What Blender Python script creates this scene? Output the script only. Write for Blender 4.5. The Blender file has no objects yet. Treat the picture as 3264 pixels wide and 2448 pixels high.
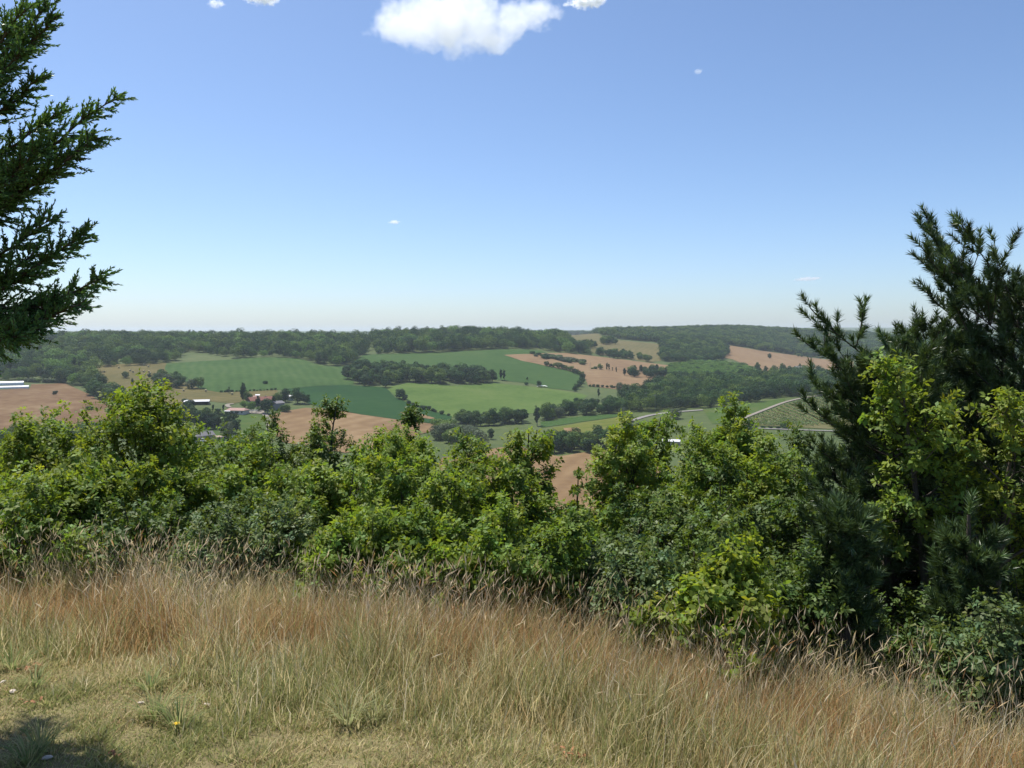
import bpy, math, random
import numpy as np
from mathutils import Vector, Matrix
from mathutils.geometry import delaunay_2d_cdt

# ------------------------------------------------------------------ camera, sky, sun, exposure
scene = bpy.context.scene
COL = scene.collection
EYE = 1.62                     # eye height above the ground the photographer stands on
FPX, UC, VH = 2562.0, 1632.0, 1060.0      # focal length, centre column and horizon row of the 3264x2448 photograph
SUN_AZ, SUN_EL = math.radians(-45.0), math.radians(64.0)   # left of the view axis (+Y), height

cam_d = bpy.data.cameras.new('camera'); cam = bpy.data.objects.new('camera', cam_d); COL.objects.link(cam)
cam.location = (0, 0, EYE); cam.rotation_euler = (math.radians(90), 0, 0)
cam_d.sensor_width = 36.0; cam_d.lens = 36.0 * FPX / 3264.0
cam_d.shift_y = (VH - 1224.0) / 3264.0
cam_d.clip_start = 0.05; cam_d.clip_end = 60000.0
scene.camera = cam

world = bpy.data.worlds.new('World'); scene.world = world; world.use_nodes = True
wn = world.node_tree.nodes; wl = world.node_tree.links; wn.clear()
sky = wn.new('ShaderNodeTexSky'); sky.sky_type = 'NISHITA'; sky.sun_disc = False
sky.sun_elevation = SUN_EL; sky.sun_rotation = SUN_AZ
sky.altitude = 150; sky.air_density = 0.82; sky.dust_density = 0.9; sky.ozone_density = 5.5
bg = wn.new('ShaderNodeBackground'); bg.inputs[1].default_value = 0.115
wo = wn.new('ShaderNodeOutputWorld')
wl.new(sky.outputs[0], bg.inputs[0]); wl.new(bg.outputs[0], wo.inputs[0])

sun_d = bpy.data.lights.new('sun', 'SUN'); sun_d.energy = 5.0; sun_d.angle = math.radians(0.53); sun_d.color = (1.0, 0.955, 0.88)
sun = bpy.data.objects.new('sun', sun_d); COL.objects.link(sun)
SDIR = Vector((math.sin(SUN_AZ) * math.cos(SUN_EL), math.cos(SUN_AZ) * math.cos(SUN_EL), math.sin(SUN_EL)))
sun.rotation_euler = SDIR.to_track_quat('Z', 'Y').to_euler()
sun.location = SDIR * 50

vs = scene.view_settings; vs.view_transform = 'Standard'; vs.look = 'None'; vs.exposure = 0.5; vs.gamma = 1.0; vs.use_curve_mapping = False
scene.render.engine = 'CYCLES'
cy = scene.cycles
cy.max_bounces = 10; cy.diffuse_bounces = 3; cy.glossy_bounces = 2; cy.transmission_bounces = 4; cy.transparent_max_bounces = 6
cy.volume_bounces = 8; cy.caustics_reflective = False; cy.caustics_refractive = False
cy.use_denoising = True

# ------------------------------------------------------------------ helpers
def rng(seed): return np.random.default_rng(seed)

def mesh_np(name, verts, faces, mat=None, col=None, smooth=False, fmat=None):
    """mesh from arrays; faces (M,k) or a list of such arrays; col = per-vertex rgb"""
    me = bpy.data.meshes.new(name)
    verts = np.asarray(verts, np.float32).reshape(-1, 3)
    fl = faces if isinstance(faces, list) else [faces]
    fl = [np.asarray(f, np.int32) for f in fl if len(f)]
    me.vertices.add(len(verts)); me.vertices.foreach_set('co', verts.ravel())
    nl = sum(f.size for f in fl); nf = sum(len(f) for f in fl)
    me.loops.add(nl); me.polygons.add(nf)
    me.loops.foreach_set('vertex_index', np.concatenate([f.ravel() for f in fl]) if fl else np.zeros(0, np.int32))
    tot = np.concatenate([np.full(len(f), f.shape[1], np.int32) for f in fl])
    st = np.concatenate([[0], np.cumsum(tot)[:-1]]).astype(np.int32)
    me.polygons.foreach_set('loop_start', st)
    if smooth: me.polygons.foreach_set('use_smooth', np.ones(nf, bool))
    if fmat is not None: me.polygons.foreach_set('material_index', np.asarray(fmat, np.int32))
    if col is not None:
        a = me.attributes.new('Col', 'FLOAT_COLOR', 'POINT')
        c = np.ones((len(verts), 4), np.float32); c[:, :3] = col
        a.data.foreach_set('color', c.ravel())
    for m in (mat if isinstance(mat, (list, tuple)) else [mat]):
        if m: me.materials.append(m)
    me.update(calc_edges=True)
    return me

def obj(name, data, parent=None, loc=None, **props):
    o = bpy.data.objects.new(name, data); COL.objects.link(o)
    if parent: o.parent = parent
    if loc is not None: o.location = loc
    for k, v in props.items(): o[k] = v
    return o

def thing(name, label, category, loc=(0, 0, 0), rz=0.0, group=None):
    o = bpy.data.objects.new(name, None); COL.objects.link(o)
    o.empty_display_size = 0.2
    o.location = loc; o.rotation_euler = (0, 0, rz); o['label'] = label; o['category'] = category
    if group: o['group'] = group
    return o

def copy_tree(root):
    r = root.copy(); COL.objects.link(r)
    for ch in list(root.children):
        c = ch.copy(); COL.objects.link(c); c.parent = r
        for g in list(ch.children):
            d = g.copy(); COL.objects.link(d); d.parent = c
    return r

class MB:
    """collects quads/tris of simple solids"""
    def __init__(s): s.v = []; s.f = []; s.n = 0
    def add(s, v, f):
        s.v += [tuple(p) for p in v]; s.f += [tuple(i + s.n for i in q) for q in f]; s.n += len(v)
    def box(s, x0, x1, y0, y1, z0, z1):
        s.add([(x0,y0,z0),(x1,y0,z0),(x1,y1,z0),(x0,y1,z0),(x0,y0,z1),(x1,y0,z1),(x1,y1,z1),(x0,y1,z1)],
              [(0,3,2,1),(4,5,6,7),(0,1,5,4),(1,2,6,5),(2,3,7,6),(3,0,4,7)])
    def prism(s, prof, x0, x1):
        """profile in (y,z), extruded along x"""
        n = len(prof)
        s.add([(x0, p[0], p[1]) for p in prof] + [(x1, p[0], p[1]) for p in prof],
              [tuple(range(n))[::-1], tuple(range(n, 2*n))] + [(i, (i+1) % n, n + (i+1) % n, n + i) for i in range(n)])
    def tube(s, p0, p1, r0, r1, k=6):
        p0 = Vector(p0); p1 = Vector(p1); d = (p1 - p0).normalized()
        a = d.orthogonal().normalized(); b = d.cross(a)
        vs_ = [p0 + (a*math.cos(t) + b*math.sin(t))*r0 for t in [2*math.pi*i/k for i in range(k)]] + \
              [p1 + (a*math.cos(t) + b*math.sin(t))*r1 for t in [2*math.pi*i/k for i in range(k)]]
        s.add(vs_, [(i, (i+1) % k, k + (i+1) % k, k + i) for i in range(k)] + [tuple(range(k))[::-1], tuple(range(k, 2*k))])
    def build(s, name, mat, parent=None, loc=None, smooth=False, **props):
        me = bpy.data.meshes.new(name); me.from_pydata(s.v, [], s.f); me.materials.append(mat)
        if smooth: me.polygons.foreach_set('use_smooth', np.ones(len(me.polygons), bool))
        me.update()
        return obj(name, me, parent, loc, **props)

# ------------------------------------------------------------------ materials
def new_mat(name):
    m = bpy.data.materials.new(name); m.use_nodes = True
    n = m.node_tree.nodes; l = m.node_tree.links; n.clear()
    return m, n, l

def ramp(n, stops):
    r = n.new('ShaderNodeValToRGB'); e = r.color_ramp.elements
    while len(e) < len(stops): e.new(0.5)
    for k, (p, c) in enumerate(stops): e[k].position = p; e[k].color = (*c, 1)
    return r

def noise_mat(name, stops, scale=0.05, detail=6, rough=0.9, scale2=None, amt2=0.5, stretch=None, bump=0.0, bscale=1.0, rot=0.0, dist=0.0):
    """matt surface coloured by object-space noise"""
    m, n, l = new_mat(name)
    out = n.new('ShaderNodeOutputMaterial'); p = n.new('ShaderNodeBsdfPrincipled'); l.new(p.outputs[0], out.inputs[0])
    p.inputs['Roughness'].default_value = rough
    p.inputs['Specular IOR Level'].default_value = 0.2
    tc = n.new('ShaderNodeTexCoord'); mp = n.new('ShaderNodeMapping'); l.new(tc.outputs['Object'], mp.inputs[0])
    if stretch: mp.inputs['Scale'].default_value = stretch
    mp.inputs['Rotation'].default_value = (0, 0, rot)
    t = n.new('ShaderNodeTexNoise'); t.inputs['Scale'].default_value = scale; t.inputs['Detail'].default_value = detail
    t.inputs['Roughness'].default_value = 0.6; t.inputs['Distortion'].default_value = dist
    l.new(mp.outputs[0], t.inputs[0])
    fac = t.outputs[0]
    if scale2:
        t2 = n.new('ShaderNodeTexNoise'); t2.inputs['Scale'].default_value = scale2; t2.inputs['Detail'].default_value = 4
        l.new(tc.outputs['Object'], t2.inputs[0])
        mx = n.new('ShaderNodeMix'); mx.inputs[0].default_value = amt2
        l.new(t.outputs[0], mx.inputs[2]); l.new(t2.outputs[0], mx.inputs[3]); fac = mx.outputs[0]
    r = ramp(n, stops); l.new(fac, r.inputs[0]); l.new(r.outputs[0], p.inputs['Base Color'])
    if bump:
        b = n.new('ShaderNodeBump'); b.inputs['Strength'].default_value = bump
        t3 = n.new('ShaderNodeTexNoise'); t3.inputs['Scale'].default_value = bscale; t3.inputs['Detail'].default_value = 6
        l.new(tc.outputs['Object'], t3.inputs[0]); l.new(t3.outputs[0], b.inputs['Height']); l.new(b.outputs[0], p.inputs['Normal'])
    return m

def flat_mat(name, c, rough=0.7, var=0.12, scale=1.5, metal=0.0, spec=0.3):
    d = tuple(x * (1 - var) for x in c); e = tuple(min(1, x * (1 + var)) for x in c)
    m = noise_mat(name, [(0.3, d), (0.7, e)], scale=scale, rough=rough, bump=0.05, bscale=scale * 3)
    p = [q for q in m.node_tree.nodes if q.type == 'BSDF_PRINCIPLED'][0]
    p.inputs['Metallic'].default_value = metal; p.inputs['Specular IOR Level'].default_value = spec
    return m

def leaf_mat(name, dark, mid, light, trans=0.35, tcol=None, use_col=False, rough=0.5, spec=0.3, nscale=0.6, objvar=0.35):
    """foliage: colour from noise over the crown, per-object chance and (if asked) the leaf's own colour; part of the light passes through"""
    m, n, l = new_mat(name)
    out = n.new('ShaderNodeOutputMaterial'); p = n.new('ShaderNodeBsdfPrincipled')
    p.inputs['Roughness'].default_value = rough; p.inputs['Specular IOR Level'].default_value = spec
    tc = n.new('ShaderNodeTexCoord'); t = n.new('ShaderNodeTexNoise'); t.inputs['Scale'].default_value = nscale; t.inputs['Detail'].default_value = 3
    l.new(tc.outputs['Object'], t.inputs[0])
    oi = n.new('ShaderNodeObjectInfo')
    mx = n.new('ShaderNodeMix'); mx.inputs[0].default_value = objvar
    l.new(t.outputs[0], mx.inputs[2]); l.new(oi.outputs['Random'], mx.inputs[3])
    r = ramp(n, [(0.22, dark), (0.5, mid), (0.8, light)]); l.new(mx.outputs[0], r.inputs[0])
    c = r.outputs[0]
    if use_col:
        at = n.new('ShaderNodeAttribute'); at.attribute_name = 'Col'
        mu = n.new('ShaderNodeMix'); mu.data_type = 'RGBA'; mu.blend_type = 'MULTIPLY'; mu.inputs[0].default_value = 1.0
        l.new(c, mu.inputs[6]); l.new(at.outputs[0], mu.inputs[7]); c = mu.outputs[2]
    l.new(c, p.inputs['Base Color'])
    tr = n.new('ShaderNodeBsdfTranslucent')
    hs = n.new('ShaderNodeMix'); hs.data_type = 'RGBA'; hs.blend_type = 'MULTIPLY'; hs.inputs[0].default_value = 1.0
    hs.inputs[7].default_value = (*(tcol or (1.5, 1.35, 0.5)), 1); l.new(c, hs.inputs[6]); l.new(hs.outputs[2], tr.inputs[0])
    ms = n.new('ShaderNodeMixShader'); ms.inputs[0].default_value = trans
    l.new(p.outputs[0], ms.inputs[1]); l.new(tr.outputs[0], ms.inputs[2]); l.new(ms.outputs[0], out.inputs[0])
    return m
# ------------------------------------------------------------------ the lie of the land
# ground rows of the photograph at given distances, column by column (column: [(distance m, row)])
LAND = {
 -900: [(300,1600),(430,1455),(500,1395),(720,1240),(800,1210),(900,1180),(1150,1095),(1350,1092),(1700,1100),(2600,1085),(5000,1062),(9000,1055),(20000,1056)],
    0: [(300,1620),(430,1455),(500,1390),(700,1243),(740,1228),(800,1212),(900,1180),(1150,1094),(1350,1093),(1700,1100),(2600,1085),(5000,1062),(9000,1055),(20000,1056)],
  300: [(300,1630),(430,1455),(520,1372),(640,1292),(730,1258),(800,1212),(880,1166),(1150,1092),(1350,1091),(1700,1100),(2600,1085),(5000,1062),(9000,1055),(20000,1056)],
  600: [(300,1640),(430,1465),(520,1396),(600,1336),(680,1287),(760,1242),(850,1192),(960,1148),(1220,1084),(1400,1082),(1800,1095),(2600,1085),(5000,1062),(9000,1055),(20000,1056)],
  850: [(300,1650),(430,1485),(520,1410),(600,1352),(650,1318),(740,1258),(850,1192),(980,1141),(1250,1087),(1450,1085),(1800,1095),(2600,1085),(5000,1062),(9000,1055),(20000,1056)],
 1100: [(300,1660),(430,1490),(520,1418),(570,1385),(660,1312),(820,1229),(930,1178),(1030,1143),(1300,1089),(1450,1088),(1800,1095),(2600,1085),(5000,1062),(9000,1055),(20000,1056)],
 1400: [(300,1680),(400,1545),(520,1432),(640,1352),(690,1320),(840,1230),(980,1170),(1090,1126),(1330,1073),(1480,1068),(1800,1090),(2600,1080),(5000,1060),(9000,1054),(20000,1056)],
 1700: [(300,1690),(400,1550),(510,1448),(600,1376),(660,1345),(730,1310),(860,1238),(980,1178),(1120,1118),(1350,1081),(1550,1078),(1900,1082),(2600,1080),(5000,1058),(9000,1053),(20000,1056)],
 1900: [(300,1690),(400,1545),(510,1438),(620,1360),(680,1324),(780,1280),(900,1230),(1050,1176),(1200,1134),(1400,1096),(1750,1062),(2000,1060),(2600,1070),(5000,1056),(9000,1052),(20000,1056)],
 2100: [(300,1690),(400,1540),(510,1436),(620,1352),(680,1310),(800,1266),(920,1228),(1080,1186),(1230,1150),(1450,1098),(1900,1060),(2200,1058),(2800,1066),(5000,1054),(9000,1050),(20000,1056)],
 2350: [(300,1660),(400,1520),(500,1430),(570,1362),(680,1292),(820,1250),(1000,1210),(1150,1180),(1300,1150),(1600,1104),(2050,1051),(2300,1049),(2900,1062),(5000,1052),(9000,1048),(20000,1056)],
 2600: [(300,1640),(400,1500),(500,1420),(560,1370),(640,1310),(720,1258),(900,1225),(1150,1200),(1300,1180),(1700,1140),(2150,1066),(2400,1062),(3000,1068),(5000,1054),(8000,1043),(12000,1047),(20000,1056)],
 2900: [(300,1640),(400,1500),(500,1420),(560,1375),(640,1315),(720,1262),(900,1235),(1150,1205),(1300,1186),(1700,1150),(2200,1085),(2600,1078),(3400,1075),(5000,1060),(8000,1044),(12000,1048),(20000,1056)],
 4200: [(300,1640),(400,1500),(500,1420),(560,1375),(640,1315),(720,1262),(900,1235),(1150,1205),(1300,1186),(1700,1150),(2200,1085),(2600,1078),(3400,1075),(5000,1060),(8000,1044),(12000,1048),(20000,1056)],
}
LU = np.array(sorted(LAND)); LA = (LU - UC) / FPX
LDg = np.linspace(math.log(300.0), math.log(20000.0), 260)
_tab = []
for u_ in LU:
    d = np.array([p[0] for p in LAND[u_]], float); v = np.array([p[1] for p in LAND[u_]], float)
    _tab.append(np.interp(LDg, np.log(d), (v - VH) / FPX))
_tab = np.array(_tab)
AG = np.linspace(LA[0], LA[-1], 240)
_S = np.array([np.interp(AG, LA, _tab[:, j]) for j in range(len(LDg))]).T        # (a, logD) drop per metre
def _smooth(M, w, ax):
    k = np.exp(-0.5 * (np.arange(-3*w, 3*w + 1) / w) ** 2); k /= k.sum()
    P = np.pad(M, [(3*w, 3*w) if i == ax else (0, 0) for i in range(2)], mode='edge')
    return np.apply_along_axis(lambda r: np.convolve(r, k, 'valid'), ax, P)
_S = _smooth(_smooth(_S, 3, 0), 2, 1)

def far_z(a, D):
    i = np.clip((a - AG[0]) / (AG[1] - AG[0]), 0, len(AG) - 1.001); j = np.clip((np.log(D) - LDg[0]) / (LDg[1] - LDg[0]), 0, len(LDg) - 1.001)
    i0 = i.astype(int); j0 = j.astype(int); fi = i - i0; fj = j - j0
    s = (_S[i0, j0]*(1-fi) + _S[i0+1, j0]*fi)*(1-fj) + (_S[i0, j0+1]*(1-fi) + _S[i0+1, j0+1]*fi)*fj
    return EYE - s * D

def softplus(t, k): return np.logaddexp(0, t * k) / k

def edge_y(x):      # where the mown hilltop breaks into the bushy slope
    return 6.28 - 0.20 * np.clip(x, -8, 0) - 0.34 * np.clip(x, 0, 8) - 0.02 * np.clip(x, 0, 8) ** 2

def near_z(x, y):
    z = -0.06 * x - 0.11 * softplus(x - 0.2, 2.0) - 0.18 * softplus(y - 1.2, 1.5)
    z = z + 0.02 * np.sin(1.7*x + 0.6*y) + 0.02 * np.sin(2.3*y - 0.9*x + 1.0)
    e = y - edge_y(x)
    z = z - 0.30 * softplus(e - 0.8, 1.2)
    return z

def ground(x, y):
    """height of the land at (x, y); arrays"""
    x = np.asarray(x, float); y = np.asarray(y, float)
    r = np.hypot(x, y)
    yy = np.maximum(y, 1e-3)
    th = np.arctan2(x, y)
    a = np.tan(np.clip(th, -0.95, 0.95)); D = np.clip(r * np.cos(np.clip(th, -0.95, 0.95)), 0.5, 19900)
    # near slope: from the hilltop down to the foot at 300 m
    zf = far_z(a, np.maximum(D, 300.0))
    zn = near_z(np.clip(x, -9, 9), np.clip(y, -3, 14))
    z14 = -5.4
    t = np.clip((np.log(np.maximum(D, 12.0)) - math.log(12.0)) / (math.log(300.0) - math.log(12.0)), 0, 1)
    # slope profile in log distance, keeps the ground well under the sight line
    prof = np.interp(np.maximum(D, 1), [1, 12, 25, 60, 120, 200, 300], [0, -3.9, -9.4, -25.0, -43.0, -57.0, -68.0])
    zs = prof + (zf - (-68.0)) * t ** 3
    w = np.clip((D - 9.0) / 9.0, 0, 1); w = w * w * (3 - 2 * w)
    z = np.where(D < 18.0, zn * (1 - w) + zs * w, np.where(D < 300, zs, zf))
    return z

def gz(x, y): return float(ground(np.array([x]), np.array([y]))[0])

_DM = np.exp(np.linspace(math.log(240), math.log(9000), 1400))
_gcache = {}
def hit(u, v, dmin=240):
    """ground point seen at column u, row v of the photograph"""
    a = (u - UC) / FPX
    key = round(a, 4)
    if key not in _gcache:
        zz = ground(a * _DM, _DM); _gcache[key] = VH + (EYE - zz) / _DM * FPX
    vg = _gcache[key]
    ok = np.where((vg <= v) & (_DM >= dmin))[0]
    if len(ok) == 0: D = 2200.0
    else:
        i = ok[0]
        D = _DM[i] if i == 0 else np.interp(v, [vg[i], vg[i-1]], [_DM[i], _DM[i-1]])
    return Vector((a * D, D, gz(a * D, D)))

def at(u, D):
    a = (u - UC) / FPX; return Vector((a * D, D, gz(a * D, D)))

def pt(p):   # (u, v) seen on the ground, or (u, None, distance)
    return hit(*p) if len(p) == 2 else at(p[0], p[2])

# terrain sheet: rings round the hilltop out to the horizon
M_MEADOW = noise_mat('meadow', [(0.30, (0.034, 0.055, 0.012)), (0.5, (0.055, 0.079, 0.020)), (0.72, (0.089, 0.100, 0.030))], scale=0.012, scale2=0.11, amt2=0.45, detail=8)
def build_terrain():
    fr = np.linspace(-0.75, 0.75, 361)
    th = np.concatenate([fr, np.linspace(0.75, 2*math.pi - 0.75, 90)[1:-1]])
    rr = np.concatenate([np.linspace(0.4, 20, 66), np.exp(np.linspace(math.log(20.6), math.log(15000), 330))])
    T, R = np.meshgrid(th, rr, indexing='ij')
    X = R * np.sin(T); Y = R * np.cos(T); Z = ground(X, Y)
    nt, nr = T.shape
    V = np.stack([X, Y, Z], -1).reshape(-1, 3)
    i, j = np.meshgrid(np.arange(nt), np.arange(nr - 1), indexing='ij')
    i2 = (i + 1) % nt
    F = np.stack([i*nr + j, i*nr + j + 1, i2*nr + j + 1, i2*nr + j], -1).reshape(-1, 4)
    c = len(V); V = np.vstack([V, [[0, 0, gz(0, 0.01)]]])
    k = np.arange(nt); tri = np.stack([k*nr, ((k + 1) % nt)*nr, np.full(nt, c)], -1)[:, [0, 1, 2]]
    # near part of the sheet is bare soil and thatch under the grass, the rest meadow
    fm = np.concatenate([(R[i, j] < 16).astype(int).ravel(), np.ones(nt, int)])
    me = mesh_np('terrain', V, [F[:, ::-1], tri[:, ::-1]], [M_MEADOW, M_SOIL], smooth=True, fmat=fm)
    return obj('terrain', me, kind='structure')
M_SOIL = noise_mat('thatch_soil', [(0.28, (0.07, 0.055, 0.03)), (0.48, (0.15, 0.125, 0.06)), (0.66, (0.19, 0.17, 0.075)), (0.85, (0.27, 0.21, 0.14))], scale=1.6, scale2=14, amt2=0.45, detail=8, bump=0.6, bscale=25)
terrain = build_terrain()

def drape(name, poly, mat, lift=0.25, cell=None, jag=0.0005, seed=0):
    """a sheet that follows the land inside an outline given on the ground"""
    P = [pt(p) for p in poly]
    # work in (bearing, log distance) so that cells stay even with distance
    q = [(p.x / p.y, math.log(p.y) * 0.8) for p in P]
    r = random.Random(seed)
    B = []
    for k in range(len(q)):
        a, b = q[k], q[(k+1) % len(q)]
        n = max(1, int(math.hypot(b[0]-a[0], b[1]-a[1]) / 0.006))
        for s in range(n):
            t = s / n
            j = jag if s else 0
            B.append((a[0] + (b[0]-a[0])*t + r.uniform(-j, j), a[1] + (b[1]-a[1])*t + r.uniform(-j, j)))
    n0 = len(B)
    xs = [b[0] for b in B]; ys = [b[1] for b in B]
    st = cell or 0.012
    pts = [Vector(b) for b in B]
    gx = np.arange(min(xs) + st/2, max(xs), st); gy = np.arange(min(ys) + st/2, max(ys), st)
    pts += [Vector((float(x), float(y))) for x in gx for y in gy]
    ed = [(k, (k+1) % n0) for k in range(n0)]
    vo, eo, fo, *_ = delaunay_2d_cdt(pts, ed, [], 1, 1e-7)
    A = np.array([(v.x, v.y) for v in vo]); D = np.exp(A[:, 1] / 0.8); X = A[:, 0] * D
    Z = ground(X, D) + lift
    me = bpy.data.meshes.new(name); me.from_pydata(np.stack([X, D, Z], -1).tolist(), [], [tuple(f) for f in fo]); me.materials.append(mat)
    me.polygons.foreach_set('use_smooth', np.ones(len(me.polygons), bool)); me.update()
    if len(me.polygons) and me.polygons[0].normal.z < 0: me.flip_normals()
    return obj(name, me, kind='structure')

def ribbon(name, pts, width, mat, lift=0.5):
    P = [pt(p) for p in pts]
    Q = []
    for k in range(len(P) - 1):
        n = max(2, int((P[k+1] - P[k]).length / 8))
        for s in range(n): Q.append(P[k].lerp(P[k+1], s / n))
    Q.append(P[-1])
    for _ in range(3): Q = [Q[0]] + [(Q[i-1] + Q[i]*2 + Q[i+1]) / 4 for i in range(1, len(Q) - 1)] + [Q[-1]]
    V = []; 
    for i, p in enumerate(Q):
        d = (Q[min(i+1, len(Q)-1)] - Q[max(i-1, 0)]); d.z = 0; d.normalize(); nrm = Vector((-d.y, d.x, 0))
        for s in (-0.5, 0.5):
            c = p + nrm * width * s; V.append((c.x, c.y, gz(c.x, c.y) + lift))
    F = [(2*i, 2*i+1, 2*i+3, 2*i+2) for i in range(len(Q) - 1)]
    me = bpy.data.meshes.new(name); me.from_pydata(V, [], F); me.materials.append(mat); me.update()
    if me.polygons[0].normal.z < 0: me.flip_normals()
    return obj(name, me, kind='structure')
# ------------------------------------------------------------------ fields, lanes
def field_mat(name, d, m_, li, rows=None, scale=0.012, s2=0.12, rowamt=0.10, stretch=(1, 1, 1), rot=0.0):
    """crop colour: broad uneven growth, fine texture and faint drill rows / wheelings along one bearing"""
    m, n, l = new_mat(name)
    out = n.new('ShaderNodeOutputMaterial'); p = n.new('ShaderNodeBsdfPrincipled'); l.new(p.outputs[0], out.inputs[0])
    p.inputs['Roughness'].default_value = 0.95; p.inputs['Specular IOR Level'].default_value = 0.1
    tc = n.new('ShaderNodeTexCoord'); mp = n.new('ShaderNodeMapping'); l.new(tc.outputs['Object'], mp.inputs[0])
    mp.inputs['Scale'].default_value = stretch; mp.inputs['Rotation'].default_value = (0, 0, rot)
    t = n.new('ShaderNodeTexNoise'); t.inputs['Scale'].default_value = scale; t.inputs['Detail'].default_value = 7; t.inputs['Roughness'].default_value = 0.62; t.inputs['Distortion'].default_value = 0.6
    l.new(mp.outputs[0], t.inputs[0])
    t2 = n.new('ShaderNodeTexNoise'); t2.inputs['Scale'].default_value = s2; t2.inputs['Detail'].default_value = 6; l.new(tc.outputs['Object'], t2.inputs[0])
    mx = n.new('ShaderNodeMix'); mx.inputs[0].default_value = 0.35; l.new(t.outputs[0], mx.inputs[2]); l.new(t2.outputs[0], mx.inputs[3])
    fac = mx.outputs[0]
    if rows:
        ang, sp = rows
        mr = n.new('ShaderNodeMapping'); mr.inputs['Rotation'].default_value = (0, 0, ang); l.new(tc.outputs['Object'], mr.inputs[0])
        w = n.new('ShaderNodeTexWave'); w.inputs['Scale'].default_value = 0.314 / sp * 1.0; w.inputs['Distortion'].default_value = 6.0; w.inputs['Detail'].default_value = 4; w.inputs['Detail Scale'].default_value = 0.6
        l.new(mr.outputs[0], w.inputs[0])
        m2 = n.new('ShaderNodeMix'); m2.inputs[0].default_value = rowamt; l.new(fac, m2.inputs[2]); l.new(w.outputs[1], m2.inputs[3]); fac = m2.outputs[0]
    r = ramp(n, [(0.36, d), (0.5, m_), (0.66, li)]); l.new(fac, r.inputs[0]); l.new(r.outputs[0], p.inputs['Base Color'])
    return m
M_BROWN = field_mat('ripe_field_red_brown', (0.082, 0.049, 0.022), (0.118, 0.069, 0.033), (0.181, 0.124, 0.066), scale=0.016, stretch=(1.0, 0.5, 1), rot=0.5)
M_WHEAT = field_mat('ripe_wheat', (0.131, 0.081, 0.039), (0.167, 0.108, 0.053), (0.213, 0.146, 0.077), rows=(0.35, 14), rowamt=0.10)
M_WHEAT2 = field_mat('ripe_wheat_far', (0.140, 0.089, 0.048), (0.177, 0.117, 0.062), (0.210, 0.151, 0.083), rows=(1.2, 12), rowamt=0.10, stretch=(1, 0.4, 1), rot=0.4)
M_GREEN_UP = field_mat('sunflower_crop_green', (0.026, 0.059, 0.011), (0.035, 0.075, 0.016), (0.054, 0.090, 0.024), rows=(-0.35, 10), rowamt=0.10)
M_GREEN_C = field_mat('upper_crop_green', (0.025, 0.059, 0.011), (0.032, 0.071, 0.015), (0.046, 0.081, 0.020), rows=(1.35, 9), rowamt=0.10)
M_GREEN_DK = field_mat('dark_crop_green', (0.008, 0.037, 0.007), (0.011, 0.046, 0.008), (0.020, 0.055, 0.012), rows=(1.5, 8), rowamt=0.10)
M_GREEN_LT = field_mat('light_grass_green', (0.046, 0.087, 0.015), (0.066, 0.110, 0.022), (0.087, 0.124, 0.032), scale=0.02, s2=0.2)
M_HAY = field_mat('mown_hay_meadow', (0.065, 0.063, 0.018), (0.095, 0.082, 0.028), (0.125, 0.100, 0.039), rows=(0.9, 9), rowamt=0.10)
M_OLIVE = field_mat('pale_olive_field', (0.077, 0.075, 0.026), (0.100, 0.090, 0.035), (0.130, 0.105, 0.047), rows=(0.3, 9), rowamt=0.10)
M_LAWN = field_mat('paddock_green', (0.034, 0.066, 0.011), (0.048, 0.083, 0.017), (0.080, 0.093, 0.026), scale=0.03)
M_YELLOW = field_mat('yellow_green_strip', (0.071, 0.091, 0.012), (0.099, 0.111, 0.021), (0.131, 0.122, 0.035), scale=0.03)
M_VINE_SOIL = field_mat('vineyard_sward', (0.066, 0.070, 0.023), (0.090, 0.090, 0.031), (0.121, 0.108, 0.050), scale=0.03)
M_ROAD = flat_mat('pale_tarmac', (0.191, 0.180, 0.170), 0.9, 0.12, 0.2)
M_TRACK = flat_mat('chalky_track', (0.199, 0.175, 0.144), 0.95, 0.15, 0.3)

drape('field_red_brown', [(-500,1248),(-100,1246),(0,1243),(95,1238),(100,1225),(207,1222),(282,1256),(345,1291),(420,1312),(400,1345),(330,1400),(0,1440),(-500,1452)], M_BROWN)
drape('field_hay_meadow', [(300,1165),(440,1160),(530,1157),(540,1200),(640,1238),(700,1252),(880,1243),(888,1250),(860,1264),(800,1276),(740,1287),(670,1280),(560,1292),(420,1300),(380,1265),(330,1215)], M_HAY, jag=0.0008)
drape('field_crop_green', [(530,1160),(640,1152),(740,1147),(800,1141),(880,1140),(960,1145),(1010,1162),(1060,1168),(1120,1166),(1125,1205),(1130,1227),(1010,1230),(893,1243),(820,1247),(700,1252),(640,1240),(600,1222),(545,1200),(525,1178)], M_GREEN_UP, lift=0.30)
drape('field_dark_green', [(893,1243.5),(1010,1231),(1100,1228),(1160,1231),(1227,1235),(1243,1250),(1259,1267),(1303,1286),(1351,1305),(1398,1317),(1440,1327),(1433,1354),(1398,1351),(1303,1343),(1151,1322),(1037,1302),(993,1291),(975,1283),(940,1262)], M_GREEN_DK, lift=0.34)
drape('field_bare_strip', [(1275,1316),(1300,1313),(1330,1317),(1388,1335),(1370,1337),(1330,1331),(1290,1323)], M_WHEAT, lift=0.47, jag=0.0006)
drape('field_wheat', [(853,1330),(870,1320),(893,1314),(975,1301),(1042,1305),(1151,1323),(1303,1344),(1433,1356),(1423,1361),(1363,1379),(1325,1390),(1303,1410),(1250,1425),(1100,1445),(900,1410),(858,1365)], M_WHEAT, lift=0.39)
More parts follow.
